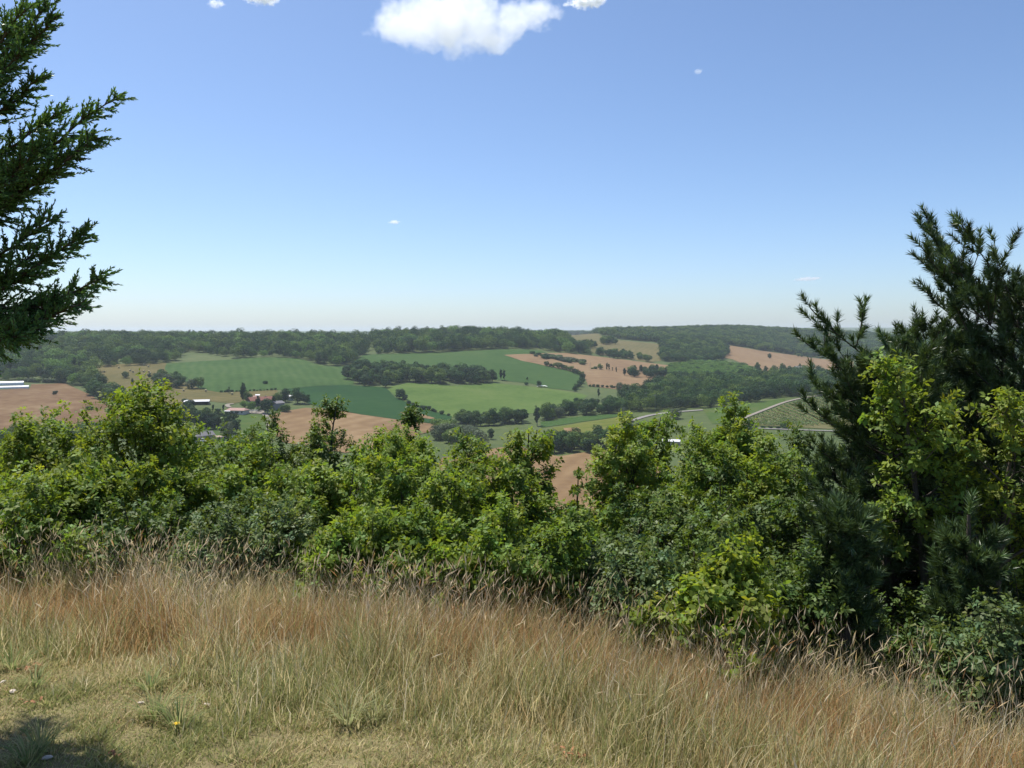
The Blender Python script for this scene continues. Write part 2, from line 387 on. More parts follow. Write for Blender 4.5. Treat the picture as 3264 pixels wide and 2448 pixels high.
drape('field_light_green', [(1230,1236),(1300,1222),(1400,1225),(1440,1231),(1570,1221),(1620,1226),(1750,1239),(1840,1253),(1875,1262),(1830,1290),(1740,1312),(1700,1318),(1560,1328),(1442,1330),(1400,1316),(1355,1304),(1305,1285),(1263,1266)], M_GREEN_LT, lift=0.28)
drape('field_upper_green', [(1160,1132),(1195,1130),(1400,1124),(1600,1114),(1720,1117),(1740,1124),(1700,1129),(1605,1132),(1660,1150),(1735,1166),(1845,1190),(1860,1215),(1838,1247),(1750,1238),(1690,1222),(1580,1212),(1480,1195),(1250,1180),(1160,1178),(1120,1155)], M_GREEN_C, lift=0.28)
drape('field_brown_hillside', [(1607,1132),(1700,1129),(1810,1126),(1890,1135),(2000,1148),(2075,1158),(2130,1165),(2130,1198),(2190,1212),(2100,1228),(2060,1252),(1950,1240),(1875,1230),(1864,1205),(1848,1189),(1735,1166),(1660,1150)], M_WHEAT2, lift=0.41)
drape('field_olive_hilltop', [(1765,1070),(1850,1066),(1915,1072),(1970,1084),(2105,1098),(2108,1150),(2075,1155),(1890,1126),(1860,1108),(1800,1086)], M_OLIVE, lift=0.28)
drape('field_brown_far', [(2313,1100),(2421,1118),(2543,1134),(2720,1152),(2720,1182),(2560,1178),(2450,1192),(2420,1182),(2392,1170),(2335,1146),(2300,1140)], M_WHEAT2, lift=0.44)
drape('field_green_far', [(2450,1098),(2540,1078),(2640,1085),(2640,1112),(2470,1106)], M_GREEN_C, lift=0.39)
drape('field_green_strip', [(1722,1346),(1800,1334),(1930,1321),(1990,1320),(1990,1326),(1850,1346),(1725,1364)], M_GREEN_C, lift=0.30)
drape('field_yellow_strip', [(1760,1364),(1860,1347),(1990,1328),(2020,1342),(1965,1372),(1900,1390),(1800,1392)], M_YELLOW, lift=0.28)
drape('field_wheat_corner', [(1795,1366),(1845,1364),(1850,1380),(1810,1388)], M_WHEAT, lift=0.50)
drape('field_wheat_near', [(1590,1428),(1660,1424),(1700,1440),(1780,1456),(1905,1437),(2060,1430),(2110,1500),(1980,1640),(1450,1640),(1380,1520),(1410,1460)], M_WHEAT, lift=0.33)
drape('field_paddock', [(555,1302),(640,1300),(720,1306),(800,1320),(845,1322),(853,1345),(858,1400),(700,1420),(560,1345)], M_LAWN, lift=0.28)
drape('field_vine_upper', [(2240,1306),(2400,1287),(2503,1270),(2500,1281),(2325,1352),(2270,1352)], M_LAWN, lift=0.28)
drape('field_vineyard', [(2340,1356),(2505,1289),(2650,1262),(2900,1252),(3300,1262),(3300,1390),(2640,1368),(2420,1358)], M_VINE_SOIL, lift=0.28)
drape('field_brown_right', [(2890,1262),(3300,1250),(3500,1250),(3500,1330),(2900,1340)], M_BROWN, lift=0.50)
ribbon('farm_drive', [(816,1284),(826,1298),(830,1312),(844,1321),(854,1334),(858,1352),(858,1372)], 4.0, M_TRACK, 0.55)
ribbon('curved_drive', [(745,1289),(732,1288),(724,1291),(722,1295),(733,1300)], 3.6, M_TRACK, 0.55)
ribbon('valley_road', [(2015,1342),(2060,1326),(2110,1318),(2180,1312),(2240,1308)], 5.0, M_ROAD, 0.52)
ribbon('vineyard_track', [(2322,1355),(2400,1322),(2500,1283),(2560,1269),(2660,1258)], 3.4, M_TRACK, 0.55)
ribbon('lower_road', [(2310,1364),(2450,1369),(2600,1374),(2800,1380)], 3.0, M_ROAD, 0.55)
# ------------------------------------------------------------------ trees of the valley
M_BARK = noise_mat('bark', [(0.3, (0.045, 0.036, 0.028)), (0.7, (0.13, 0.105, 0.08))], scale=9, stretch=(1, 1, 0.2), bump=0.5, bscale=12)
ML_WOOD = leaf_mat('foliage_wood', (0.024, 0.065, 0.023), (0.050, 0.109, 0.030), (0.117, 0.180, 0.040), trans=0.12, nscale=0.25, rough=0.7, spec=0.1, objvar=0.7)
ML_DARK = leaf_mat('foliage_dark', (0.017, 0.044, 0.021), (0.031, 0.069, 0.027), (0.061, 0.104, 0.036), trans=0.10, nscale=0.3, rough=0.7, spec=0.1, objvar=0.6)
ML_LIGHT = leaf_mat('foliage_light', (0.074, 0.159, 0.040), (0.112, 0.216, 0.047), (0.175, 0.272, 0.064), trans=0.15, nscale=0.3, rough=0.7, spec=0.1)
ML_GREY = leaf_mat('foliage_grey_willow', (0.067, 0.097, 0.056), (0.095, 0.126, 0.072), (0.142, 0.165, 0.099), trans=0.12, nscale=0.3, rough=0.7, spec=0.15)

def clump_crown(seed, h, r, z0, lobes, quads, size, shape='round', flat=0.75):
    """leaf sprays spread over many unequal lobes of a crown: crown from z0 to h, radius about r"""
    g = rng(seed)
    zc = (z0 + h) / 2; hz = (h - z0) / 2
    C = []; R = []
    while len(C) < lobes:
        p = g.normal(size=3); p /= np.linalg.norm(p); p *= g.uniform(0.25, 0.86)
        z = p[2]
        if shape == 'round': k = math.sqrt(max(0.05, 1 - z*z*0.45))
        elif shape == 'column': k = 1.0 - 0.25 * z
        elif shape == 'cone': k = 0.15 + 0.85 * (1 - z) / 2
        else: k = 0.75 + 0.35 * z                    # spreading
        C.append((p[0]*r*k, p[1]*r*k, zc + z*hz)); R.append(g.uniform(0.26, 0.46) * r * (1.0 if shape != 'cone' else 0.75))
    C = np.array(C); R = np.array(R)
    w = R**2 / (R**2).sum()
    k = g.choice(lobes, size=int(quads * 1.9), p=w)
    d = g.normal(size=(len(k), 3)); d /= np.linalg.norm(d, axis=1)[:, None]
    bump = 1 + 0.16 * np.sin(d[:, 0]*7 + k) * np.sin(d[:, 1]*6 + 2*k) + 0.12*g.normal(size=len(k))
    P = C[k] + d * (R[k] * bump)[:, None] * np.array([1, 1, flat])
    # drop points deep inside another lobe
    dist = np.linalg.norm((P[:, None, :] - C[None]) / np.array([1, 1, flat]), axis=2) / R[None]
    dist[np.arange(len(k)), k] = 9
    keep = dist.min(1) > 0.72
    P = P[keep]; d = d[keep]
    if len(P) > quads: P = P[:quads]; d = d[:quads]
    n = d + 0.38 * g.normal(size=d.shape); n /= np.linalg.norm(n, axis=1)[:, None]
    t = np.cross(n, g.normal(size=n.shape)); t /= np.linalg.norm(t, axis=1)[:, None]
    b = np.cross(n, t)
    s = size * g.uniform(0.6, 1.5, len(P))[:, None]
    V = np.stack([P - t*s, P - b*s*0.6 + n*s*0.15, P + t*s, P + b*s*0.7 - n*s*0.1], 1).reshape(-1, 3)
    F = np.arange(len(V)).reshape(-1, 4)
    return V, F

def trunk_mesh(h, r, seed, limbs=4):
    g = random.Random(seed); m = MB()
    x = g.uniform(-.03, .03) * h
    m.tube((0, 0, -0.5), (x, 0, h*0.55), r, r*0.55, 7)
    for k in range(limbs):
        a = 2*math.pi*k/limbs + g.uniform(-.4, .4); z = h * g.uniform(0.28, 0.5); L = h * g.uniform(0.25, 0.4)
        m.tube((x*z/h*1.8, 0, z), (math.cos(a)*L*0.6, math.sin(a)*L*0.6, z + L*0.8), r*0.4, r*0.12, 5)
    return m

KINDS = {}
def far_kind(key, mat, seed, h, r, z0, lobes, quads, size, shape='round', flat=0.75, tr=0.35):
    V, F = clump_crown(seed, h, r, z0, lobes, quads, size, shape, flat)
    cm = mesh_np('crown', V, F, mat)
    t = trunk_mesh(h, tr, seed); tm = bpy.data.meshes.new('trunk'); tm.from_pydata(t.v, [], t.f); tm.materials.append(M_BARK); tm.update()
    KINDS[key] = (cm, tm, h)
far_kind('oak_a', ML_WOOD, 1, 12, 5.6, 0.5, 34, 3200, 0.34)
far_kind('oak_b', ML_WOOD, 2, 13, 5.0, 0.5, 30, 3000, 0.34)
far_kind('oak_c', ML_WOOD, 3, 11, 6.2, 0.5, 38, 3200, 0.34, 'spread')
far_kind('oak_d', ML_WOOD, 4, 14, 5.2, 0.5, 34, 3200, 0.34)
far_kind('dark_a', ML_DARK, 5, 12, 5.2, 0.3, 34, 3000, 0.34)
far_kind('dark_b', ML_DARK, 6, 13, 4.6, 0.3, 30, 3000, 0.34)
far_kind('light_a', ML_LIGHT, 7, 9, 4.6, 0.8, 30, 2600, 0.30)
far_kind('light_b', ML_LIGHT, 8, 8, 4.4, 0.6, 30, 2600, 0.30, 'spread')
far_kind('willow', ML_GREY, 9, 10, 5.0, 0.6, 34, 3000, 0.28)
far_kind('bush', ML_WOOD, 10, 3.4, 2.4, 0.1, 22, 1500, 0.20, 'spread', tr=0.12)
far_kind('bush_grey', ML_GREY, 11, 3.2, 2.5, 0.1, 22, 1500, 0.20, 'spread', tr=0.12)
far_kind('bush_dark', ML_DARK, 12, 3.2, 2.3, 0.1, 22, 1500, 0.20, 'spread', tr=0.12)
far_kind('poplar', ML_DARK, 13, 16, 2.3, 0.8, 34, 2600, 0.28, 'column', 1.2, tr=0.28)
far_kind('cypress', ML_DARK, 14, 9, 1.1, 0.3, 26, 1600, 0.20, 'column', 1.4, tr=0.18)
far_kind('fir', ML_DARK, 15, 13, 3.6, 0.8, 46, 2600, 0.26, 'cone', 0.6, tr=0.25)

_tr = random.Random(77)
def far_tree(kind, p, h, label, group=None, wide=1.0, name=None):
    cm, tm, h0 = KINDS[kind]
    nm = name or {'bush': 'bush', 'bush_grey': 'bush', 'bush_dark': 'bush', 'poplar': 'poplar_tree', 'cypress': 'cypress_tree', 'fir': 'fir_tree', 'willow': 'willow_tree'}.get(kind, 'broadleaf_tree')
    cat = 'bush' if nm == 'bush' else 'tree'
    t = thing(nm, label, cat, p, _tr.uniform(0, 6.28), group)
    s = h / h0; t.scale = (s*wide, s*wide, s)
    obj('trunk', tm, t); obj('crown', cm, t)
    return t

def in_poly(x, y, P):
    c = False; j = len(P) - 1
    for i in range(len(P)):
        if (P[i][1] > y) != (P[j][1] > y) and x < (P[j][0]-P[i][0])*(y-P[i][1])/(P[j][1]-P[i][1]) + P[i][0]: c = not c
        j = i
    return c

def fill(poly, spacing, seed, jitter=0.42):
    P = [pt(p) for p in poly]; Q = [(p.x, p.y) for p in P]
    g = random.Random(seed); out = []
    x0, x1 = min(q[0] for q in Q), max(q[0] for q in Q); y0, y1 = min(q[1] for q in Q), max(q[1] for q in Q)
    r = 0; y = y0
    while y <= y1:
        x = x0 + (spacing/2 if r % 2 else 0)
        while x <= x1:
            a = x + g.uniform(-jitter, jitter)*spacing; b = y + g.uniform(-jitter, jitter)*spacing
            if in_poly(a, b, Q): out.append((a, b))
            x += spacing
        y += spacing * 0.87; r += 1
    return out

# stuff: woods on the far slopes that read as one mass (instances on a point mesh)
_protos = {}
def scatter_group(keys):
    k = tuple(keys)
    if k in _protos: return _protos[k]
    c = bpy.data.collections.new('tree_kinds')
    for i, q in enumerate(keys):
        cm, tm, h0 = KINDS[q]
        V = np.zeros(len(cm.vertices)*3, np.float32); cm.vertices.foreach_get('co', V)
        me = mesh_np('woodland_tree', V.reshape(-1, 3), np.arange(len(V)//3).reshape(-1, 4)[::2], cm.materials[0])   # half the sprays: far away
        o = bpy.data.objects.new('%02d_woodland_tree' % i, me); c.objects.link(o)
    ng = bpy.data.node_groups.new('scatter', 'GeometryNodeTree')
    ng.interface.new_socket('Geometry', in_out='INPUT', socket_type='NodeSocketGeometry')
    ng.interface.new_socket('Geometry', in_out='OUTPUT', socket_type='NodeSocketGeometry')
    N = ng.nodes; L = ng.links
    gi = N.new('NodeGroupInput'); go = N.new('NodeGroupOutput')
    ip = N.new('GeometryNodeInstanceOnPoints'); ci = N.new('GeometryNodeCollectionInfo')
    ci.inputs['Collection'].default_value = c; ci.inputs['Separate Children'].default_value = True; ci.inputs['Reset Children'].default_value = True
    ip.inputs['Pick Instance'].default_value = True
    def na(nm, ty):
        q = N.new('GeometryNodeInputNamedAttribute'); q.data_type = ty; q.inputs['Name'].default_value = nm; return q.outputs['Attribute']
    L.new(gi.outputs[0], ip.inputs['Points']); L.new(ci.outputs[0], ip.inputs['Instance'])
    L.new(na('pick', 'INT'), ip.inputs['Instance Index']); L.new(na('turn', 'FLOAT_VECTOR'), ip.inputs['Rotation']); L.new(na('size', 'FLOAT_VECTOR'), ip.inputs['Scale'])
    L.new(ip.outputs[0], go.inputs[0])
    _protos[k] = ng
    return ng

def woodland(name, poly, spacing, seed, keys, hmin, hmax, label, cat='woodland', wide=1.0):
    pts = fill(poly, spacing, seed); g = rng(seed)
    X = np.array([p[0] for p in pts]); Y = np.array([p[1] for p in pts]); Z = ground(X, Y)
    me = bpy.data.meshes.new(name); me.from_pydata(np.stack([X, Y, Z], -1).tolist(), [], [])
    n = len(pts)
    pk = g.integers(0, len(keys), n); a = me.attributes.new('pick', 'INT', 'POINT'); a.data.foreach_set('value', pk.astype(np.int32))
    tv = np.zeros((n, 3), np.float32); tv[:, 2] = g.uniform(0, 6.28, n); a = me.attributes.new('turn', 'FLOAT_VECTOR', 'POINT'); a.data.foreach_set('vector', tv.ravel())
    # patches of taller and lower growth
    hh = hmin + (hmax - hmin) * np.clip(0.5 + 0.35*np.sin(X*0.021 + seed)*np.cos(Y*0.017 + seed*2) + 0.36*g.normal(size=n), 0, 1.25)
    h0 = np.array([KINDS[k][2] for k in keys])[pk]; s = hh / h0
    sv = np.stack([s*wide*g.uniform(0.85, 1.45, n), s*wide*g.uniform(0.85, 1.45, n), s], -1).astype(np.float32)
    a = me.attributes.new('size', 'FLOAT_VECTOR', 'POINT'); a.data.foreach_set('vector', sv.ravel())
    o = obj(name, me, kind='stuff', label=label, category=cat)
    md = o.modifiers.new('scatter', 'NODES'); md.node_group = scatter_group(keys)
    return o

W = ['oak_a', 'oak_b', 'oak_c', 'oak_d', 'dark_a', 'oak_a', 'oak_d', 'light_a', 'fir']
W2 = ['oak_a', 'oak_b', 'oak_c', 'dark_a', 'dark_b']
woodland('woodland', [(-700,None,800),(40,1214),(207,1220),(290,1240),(310,1200),(300,1165),(360,1172),(440,1164),(530,1157),(562,1150),(570,1125),(600,1118),(660,1130),(690,1133),(740,1143),(830,1139),(900,1139),(960,1144),(1010,1160),(1050,1167),(1110,1165),(1150,1140),(1170,1129),(1172,None,1400),(700,None,1350),(200,None,1300),(-700,None,1300)],
         11, 21, W, 7, 17, 'dark green broadleaf forest covering the ridge on the left')
woodland('woodland', [(1198,1129),(1300,1127),(1400,1122),(1500,1117),(1600,1112),(1710,1115),(1800,1124),(1885,1134),(1870,1120),(1800,1092),(1755,1070),(1740,None,1600),(1500,None,1500),(1185,None,1420)],
         11, 22, W, 7, 18, 'dark forest along the ridge above the upper green field', wide=1.0)
woodland('woodland', [(1972,1081),(2050,1088),(2130,1096),(2200,1090),(2313,1098),(2421,1116),(2543,1132),(2720,1148),(3300,None,1750),(3300,None,2600),(2500,None,2500),(2000,None,2300),(1760,1064),(1860,1062),(1920,1068)],
         11.5, 23, W2, 10, 15, 'wooded hills on the right skyline beyond the brown fields', wide=1.25)
woodland('woodland', [(2104,1150),(2160,1156),(2240,1158),(2300,1150),(2318,1128),(2312,1103),(2200,1096),(2110,1100)],
         9.5, 24, W2, 10, 15, 'dense dark wood between the olive field and the far brown field', wide=1.1)
woodland('woodland', [(2125,1200),(2130,1170),(2200,1160),(2300,1160),(2390,1178),(2425,1200),(2420,1220),(2300,1214),(2190,1214)],
         6.5, 25, ['light_a', 'light_b', 'light_a', 'oak_c'], 5.5, 8, 'pale green young plantation below the dense dark wood')
woodland('woodland', [(1985,1318),(2060,1311),(2160,1305),(2253,1300),(2400,1282),(2503,1266),(2600,1258),(2720,1240),(2720,1215),(2600,1205),(2500,1206),(2420,1216),(2300,1212),(2190,1214),(2100,1230),(2062,1254),(1985,1268)],
         9.5, 26, W2, 8, 15, 'dark riverside wood above the vineyard slope')
woodland('woodland', [(3300,None,1740),(2700,None,1800),(2700,None,2300),(3300,None,2300)], 13, 27, W2, 10, 14, 'hazy wooded hillside behind the tall pine', wide=1.3)

# trees that can be told apart: each one a tree of its own
def long_wood_label(x, y):
    u = UC + x / y * FPX; front = VH + (EYE - gz(x, y)) / y * FPX > 1207
    where = 'left end' if u < 1220 else 'middle left of the white cottage' if u < 1350 else 'middle right of the white cottage' if u < 1470 else 'right end'
    return ('dark tree on the near edge of the long wood, ' if front else 'dark tree in the back of the long wood, ') + where
_gi = random.Random(5)
def copse(poly, spacing, seed, kinds, hmin, hmax, label, group, wide=1.0):
    n = 0
    for x, y in fill(poly, spacing, seed):
        lab = label(x, y) if callable(label) else label
        k = _gi.choice(kinds); far_tree(k, (x, y, gz(x, y)), _gi.uniform(hmin, hmax), lab, group, wide * _gi.uniform(0.9, 1.15)); n += 1
    return n
copse([(1103,1206),(1120,1226),(1160,1231),(1240,1227),(1330,1221),(1400,1223),(1440,1229),(1500,1226),(1568,1219),(1578,1206),(1480,1196),(1400,1192),(1395,1200),(1350,1200),(1345,1186),(1250,1180),(1160,1180),(1110,1186)],
      12.5, 31, W2, 10, 16, long_wood_label, 'trees of the long wood in the middle of the green fields', 1.2)
copse([(480,1232),(530,1236),(600,1241),(640,1240),(600,1224),(545,1207),(505,1205)], 10.5, 32, ['oak_a', 'oak_c', 'willow', 'oak_b'], 8, 12,
      'tree in the small copse between hay bales and green field', 'trees of the copse below the hay bales', 1.14)
copse([(283,1254),(345,1290),(412,1300),(415,1288),(370,1262),(330,1240),(300,1232)], 10.5, 33, W2, 10, 14,
      'dark hedgerow tree on the right edge of the red-brown field', 'hedgerow trees beside the red-brown field', 1.14)
copse([(-150,1450),(0,1446),(120,1440),(230,1425),(330,1412),(330,1392),(240,1385),(140,1388),(60,1408),(-150,1425)], 12.5, 34, W2, 9, 12.5,
      'dark tree in the belt along the foot of the red-brown field', 'tree belt at the foot of the red-brown field', 1.14)
copse([(572,1345),(620,1366),(700,1376),(748,1385),(752,1370),(700,1352),(640,1345),(590,1328)], 8, 35, ['dark_a', 'dark_b', 'dark_b', 'fir'], 10, 13.5,
      'dark tree in the thick clump below the white house', 'dark trees below the white house')
copse([(1440,1356),(1520,1360),(1600,1358),(1700,1346),(1690,1334),(1600,1342),(1500,1345),(1440,1340)], 11, 36, W2, 9, 13,
      'dark tree in the belt under the light green field', 'tree belt under the light green field', 1.14)
copse([(1712,1345),(1790,1334),(1930,1320),(1985,1317),(1985,1290),(1930,1293),(1850,1300),(1760,1318),(1715,1330)], 12, 37, ['oak_a', 'oak_b', 'oak_c', 'dark_a', 'willow'], 8.5, 13,
      'riverside tree above the narrow green strip field', 'riverside trees above the strip fields', 1.14)
copse([(1748,1440),(1790,1452),(1860,1447),(1955,1432),(1960,1412),(1880,1415),(1800,1418),(1755,1412)], 10, 38, ['dark_a', 'oak_a', 'dark_b', 'oak_b'], 10, 14,
      'dark tree in the clump above the near wheat field', 'tree clump above the near wheat field', 1.14)
copse([(1390,1400),(1440,1420),(1520,1430),(1540,1415),(1480,1385),(1440,1370),(1410,1375)], 9, 39, ['willow', 'willow', 'oak_c'], 8, 12,
      'grey green willow in the hollow beside the wheat field', 'grey willows in the valley hollow', 1.14)
copse([(1981,1201),(2040,1207),(2122,1206),(2122,1190),(2060,1184),(2000,1192)], 14, 40, ['oak_a', 'dark_a', 'oak_b', 'fir'], 9, 13,
      'tree in the small grove inside the brown hillside field', 'grove inside the brown hillside field', 1.14)
copse([(1892,1133),(1950,1143),(2070,1155),(2072,1146),(1980,1130),(1900,1124)], 14, 41, ['oak_a', 'oak_c', 'oak_b'], 7.5, 11,
      'tree in the strip of wood above the brown hillside field', 'strip of wood above the brown hillside field', 1.14)
copse([(1832,1110),(1870,1113),(1903,1110),(1895,1102),(1850,1102)], 13, 42, W2, 10, 13, 'dark tree of the round clump on the olive hilltop field', 'round clumps on the olive hilltop')
copse([(1915,1098),(1945,1101),(1966,1098),(1960,1090),(1925,1090)], 12, 43, W2, 11, 14, 'dark tree in the right-hand clump on the olive hilltop field', 'right-hand clump on the olive hilltop')
hd = [(1742,1167),(1755,1170),(1765,1171),(1782,1175),(1795,1177),(1806,1180),(1818,1184),(1830,1190),(1842,1194),(1852,1200),(1857,1210),(1855,1222),(1848,1232),(1840,1240),(1832,1247)]
for i, q in enumerate(hd):
    p = hit(*q); far_tree(['oak_c', 'dark_a', 'oak_a'][i % 3], p, _gi.uniform(5, 8.5), 'small hedgerow tree between the upper green field and brown hillside', 'hedgerow between green and brown fields', 1.15)
for i in range(34):
    u_ = _gi.uniform(1695, 1880); v_ = 1129 + (u_-1690)*0.16 + _gi.uniform(-2, 8)
    far_tree(_gi.choice(['bush', 'bush_grey', 'bush']), hit(u_, v_), _gi.uniform(3, 6), 'scrub bush on the rough mound amid the brown hillside field', 'scrub on the mound', 1.6)
for i in range(14):
    u_ = 1360 + i*6.5 + _gi.uniform(-3, 3)
for i, q in enumerate([(1303,1287),(1318,1292),(1332,1298),(1345,1302),(1352,1306),(1366,1308),(1380,1312),(1388,1315),(1408,1321),(1430,1326)]):
    far_tree('bush_dark', hit(*q), _gi.uniform(1.8, 3.4), 'low dark bush on the bank between dark and light green fields', 'bushes on the field bank', 1.3)
for i in range(16):
    u_ = 705 + i*11.5 + _gi.uniform(-3, 3); far_tree(_gi.choice(['bush', 'bush_dark']), hit(u_, 1251 - i*0.5), _gi.uniform(1.0, 2.6), 'low bush along the lower edge of the big green field', 'bushes along the big green field', 1.2)
for i in range(12):
    u_ = 1882 + i*13 + _gi.uniform(-3, 3); far_tree('bush_dark', hit(u_, 1232 + i*0.9), _gi.uniform(1.6, 3.0), 'low bush along the bottom of the brown hillside field', 'bushes along the brown hillside', 1.3)
for i in range(14):
    u_ = 60 + i*11 + _gi.uniform(-4, 4); far_tree(_gi.choice(['bush_grey', 'bush', 'bush_grey']), hit(u_, 1217 + i*0.3), _gi.uniform(2.2, 4.5), 'grey green bush along the top of the red-brown field', 'bushes along the red-brown field', 1.3)
SOLO = [
 ('oak_a', (400,1205), 6.5, 'small round dark bush-like tree among the hay bales', 1.2),
 ('fir', (422,1230), 8.0, 'small conical tree below the hay bales', 1.0),
 ('oak_b', (477,1206), 5.5, 'little dark tree at the top end of the copse', 1.0),
 ('dark_a', (176,1259), 4.5, 'lone dark bush in the middle of the red-brown field', 1.1),
 ('bush', (287,1306), 3.0, 'low green bush in the lower red-brown field', 1.8),
 ('oak_a', (1228,1235), 11, 'round tree at the lower left corner of the long wood', 1.0),
 ('dark_a', (1275,1272), 11.5, 'lone dark tree on the bank between the two green fields', 1.05),
 ('bush_dark', (1290,1275), 4.5, 'small dark bush beside the lone bank tree', 1.2),
 ('poplar', (1597,1212), 14.5, 'first of two slim poplars right of the long wood', 0.9),
 ('poplar', (1607,1213), 14.0, 'second of two slim poplars right of the long wood', 0.9),
 ('oak_b', (1570,1218), 14.5, 'taller tree ending the long wood on the right', 0.9),
 ('oak_c', (1718,1233), 7.0, 'lone small tree beside the white tarpaulin', 0.9),
 ('oak_b', (1680,1212), 4.0, 'tiny tree in the upper green field', 0.8),
 ('bush', (1678,1227), 3.5, 'low bush on the rough strip left of the tarpaulin', 1.2),
 ('poplar', (1712,1358), 18, 'dark columnar poplar standing at the end of the belt', 1.0),
 ('cypress', (1935,1180), 11, 'first slim cypress in the brown hillside field', 1.0),
 ('cypress', (1941,1181), 10, 'second slim cypress in the brown hillside field', 1.0),
 ('cypress', (1952,1183), 6, 'short cypress in the brown hillside field', 1.0),
 ('cypress', (1964,1187), 8, 'cypress nearest the grove in the brown hillside field', 1.0),
 ('oak_a', (1913,1178), 7.5, 'small round tree left of the cypresses', 1.0),
 ('bush', (1898,1177), 4, 'small bush left of the round field tree', 1.0),
 ('bush', (1888,1177), 2.5, 'lowest bush at the left end of the cypress row', 1.2),
 ('willow', (1975,1256), 13, 'tall grey tree rising above the riverside belt', 0.7),
 ('willow', (1995,1262), 13, 'second tall grey tree above the riverside belt', 0.7),
 ('poplar', (1908,1268), 11, 'slim tree behind the riverside belt', 0.8),
 ('fir', (775,1283), 19, 'tall dark conifer beside the white house', 0.75),
 ('oak_b', (790,1286), 11, 'dark tree between tall conifer and red roof', 1.0),
 ('light_a', (779,1300), 6.5, 'light green garden tree right behind the white house', 1.0),
 ('light_b', (800,1310), 8, 'round light green tree by the farm terrace', 0.9),
 ('fir', (822,1307), 13, 'dark conifer in front of the red farm roof', 0.9),
 ('dark_a', (852,1319), 14, 'big dark tree right of the farm drive', 1.0),
 ('fir', (872,1307), 13, 'dark conifer by the grey barn', 0.8),
 ('oak_a', (886,1284), 8.5, 'tree behind the grey barn', 1.0),
 ('oak_c', (897,1282), 7, 'lower tree beside the tree behind the grey barn', 1.0),
 ('dark_b', (910,1281), 12.5, 'dark tree left of the white shed', 0.95),
 ('oak_a', (948,1286), 13, 'big tree right of the white shed', 1.0),
 ('dark_a', (972,1288), 10.5, 'rightmost tree of the farm group', 0.95),
 ('bush', (908,1313), 6.5, 'bright rounded bush at the corner of the wheat field', 1.1),
 ('light_b', (824,1313), 4.5, 'small bush on the farm terrace', 1.0),
 ('willow', (726,1402), 12.5, 'grey leaved tree in front of the dark clump', 0.85),
 ('oak_c', (590,1330), 9, 'grey green tree at the upper end of the dark clump', 1.1),
 ('bush_dark', (608,1291), 4.0, 'dark bush in front of the white roofed barn', 1.5),
 ('bush_dark', (590,1287), 4.0, 'dark bush at the left end of the white roofed barn', 1.3),
 ('cypress', (679,1311), 6, 'small dark conifer in the paddock hedge', 1.4),
 ('cypress', (712,1309), 5.5, 'small dark conifer just left of the white house', 1.4),
 ('bush_dark', (661,1311), 2.2, 'low bush at the left of the paddock hedge', 1.5),
 ('bush_dark', (695,1311), 2.0, 'low hedge bush between the paddock conifers', 2.0),
 ('cypress', (730,1255), 7.5, 'thin dark conifer at the foot of the big green field', 0.7),
 ('bush', (846,1224), 3.5, 'lone little bush in the big green field', 1.2),
 ('oak_a', (2311,1130), 13, 'tree at the left end of the far brown field', 1.0),
 ('oak_a', (2453,1143), 9, 'lone small tree in the far brown field', 0.9),
 ('oak_c', (2372,1176), 10, 'dark tree at the foot of the far brown field', 1.2),
 ('oak_b', (2412,1182), 13, 'round headed tree left of the hamlet', 0.9),
 ('cypress', (2420,1212), 18, 'dark cypress left of the hamlet', 1.6),
 ('oak_b', (2440,1190), 11, 'pointed tree left of the hamlet', 0.8),
 ('oak_a', (2467,1193), 12, 'broad tree at the left end of the hamlet', 1.0),
 ('oak_d', (2496,1190), 15, 'tall tree in the hamlet', 0.9),
 ('dark_a', (2505,1200), 13, 'lower dark tree beside the tall hamlet tree', 1.0),
 ('oak_b', (2519,1186), 10, 'small tree behind the hamlet roofs', 0.9),
 ('fir', (2550,1181), 12, 'pointed tree behind the hamlet roofs', 1.1),
 ('oak_b', (2563,1181), 9, 'low round tree behind the hamlet roofs', 0.9),
 ('oak_d', (2590,1184), 15, 'tall domed tree right of the hamlet', 0.8),
 ('poplar', (2592,1210), 18, 'dark columnar tree in front of the hamlet', 1.0),
 ('oak_b', (2612,1200), 15, 'tall tree at the right end of the hamlet', 0.9),
 ('dark_a', (2531,1260), 14, 'dark round tree on the edge above the vineyard', 0.9),
 ('oak_c', (2605,1262), 9, 'round tree beside the open barn', 1.2),
 ('oak_c', (2392,1365), 6.0, 'dark bush-like tree at the foot of the vineyard', 1.0),
 ('bush_dark', (2333,1358), 2.4, 'low bush at the foot of the vineyard track', 1.6),
 ('oak_c', (2497,1365), 4.5, 'dark bush at the bottom right of the vineyard', 1.2),
 ('bush', (2003,1345), 7.5, 'leaning bush beside the valley road', 0.9),
 ('willow', (2150,1336), 9, 'grey bush by the valley road bend', 1.2),
 ('willow', (1985,1328), 8, 'grey bush at the end of the strip fields', 1.1),
 ('dark_a', (2040,1380), 9, 'dark tree below the valley road', 0.9),
 ('dark_b', (2006,1392), 11, 'dark tree right of the yellow strip field', 0.9),
 ('dark_b', (1565,1400), 8, 'small dark tree alone in the valley meadow', 0.8),
 ('oak_b', (1625,1405), 7, 'small tree in the valley meadow', 0.8),
]
for k, q, h, lab, wd in SOLO: far_tree(k, hit(*q), h, lab, None, wd)
for i in range(7):
    p = hit(2360 + i*24, 1363 + i*0.8); far_tree('bush_dark', p, _gi.uniform(1.2, 2.0), 'low hedge bush along the lower road', 'hedge along the lower road', 1.8)
for i in range(10):
    p = hit(2545 + i*14 + _gi.uniform(-4, 4), 1137 + i*1.3); far_tree('oak_c', p, _gi.uniform(5, 9), 'tree in the hedge across the far brown field', 'hedge across the far brown field', 1.2)
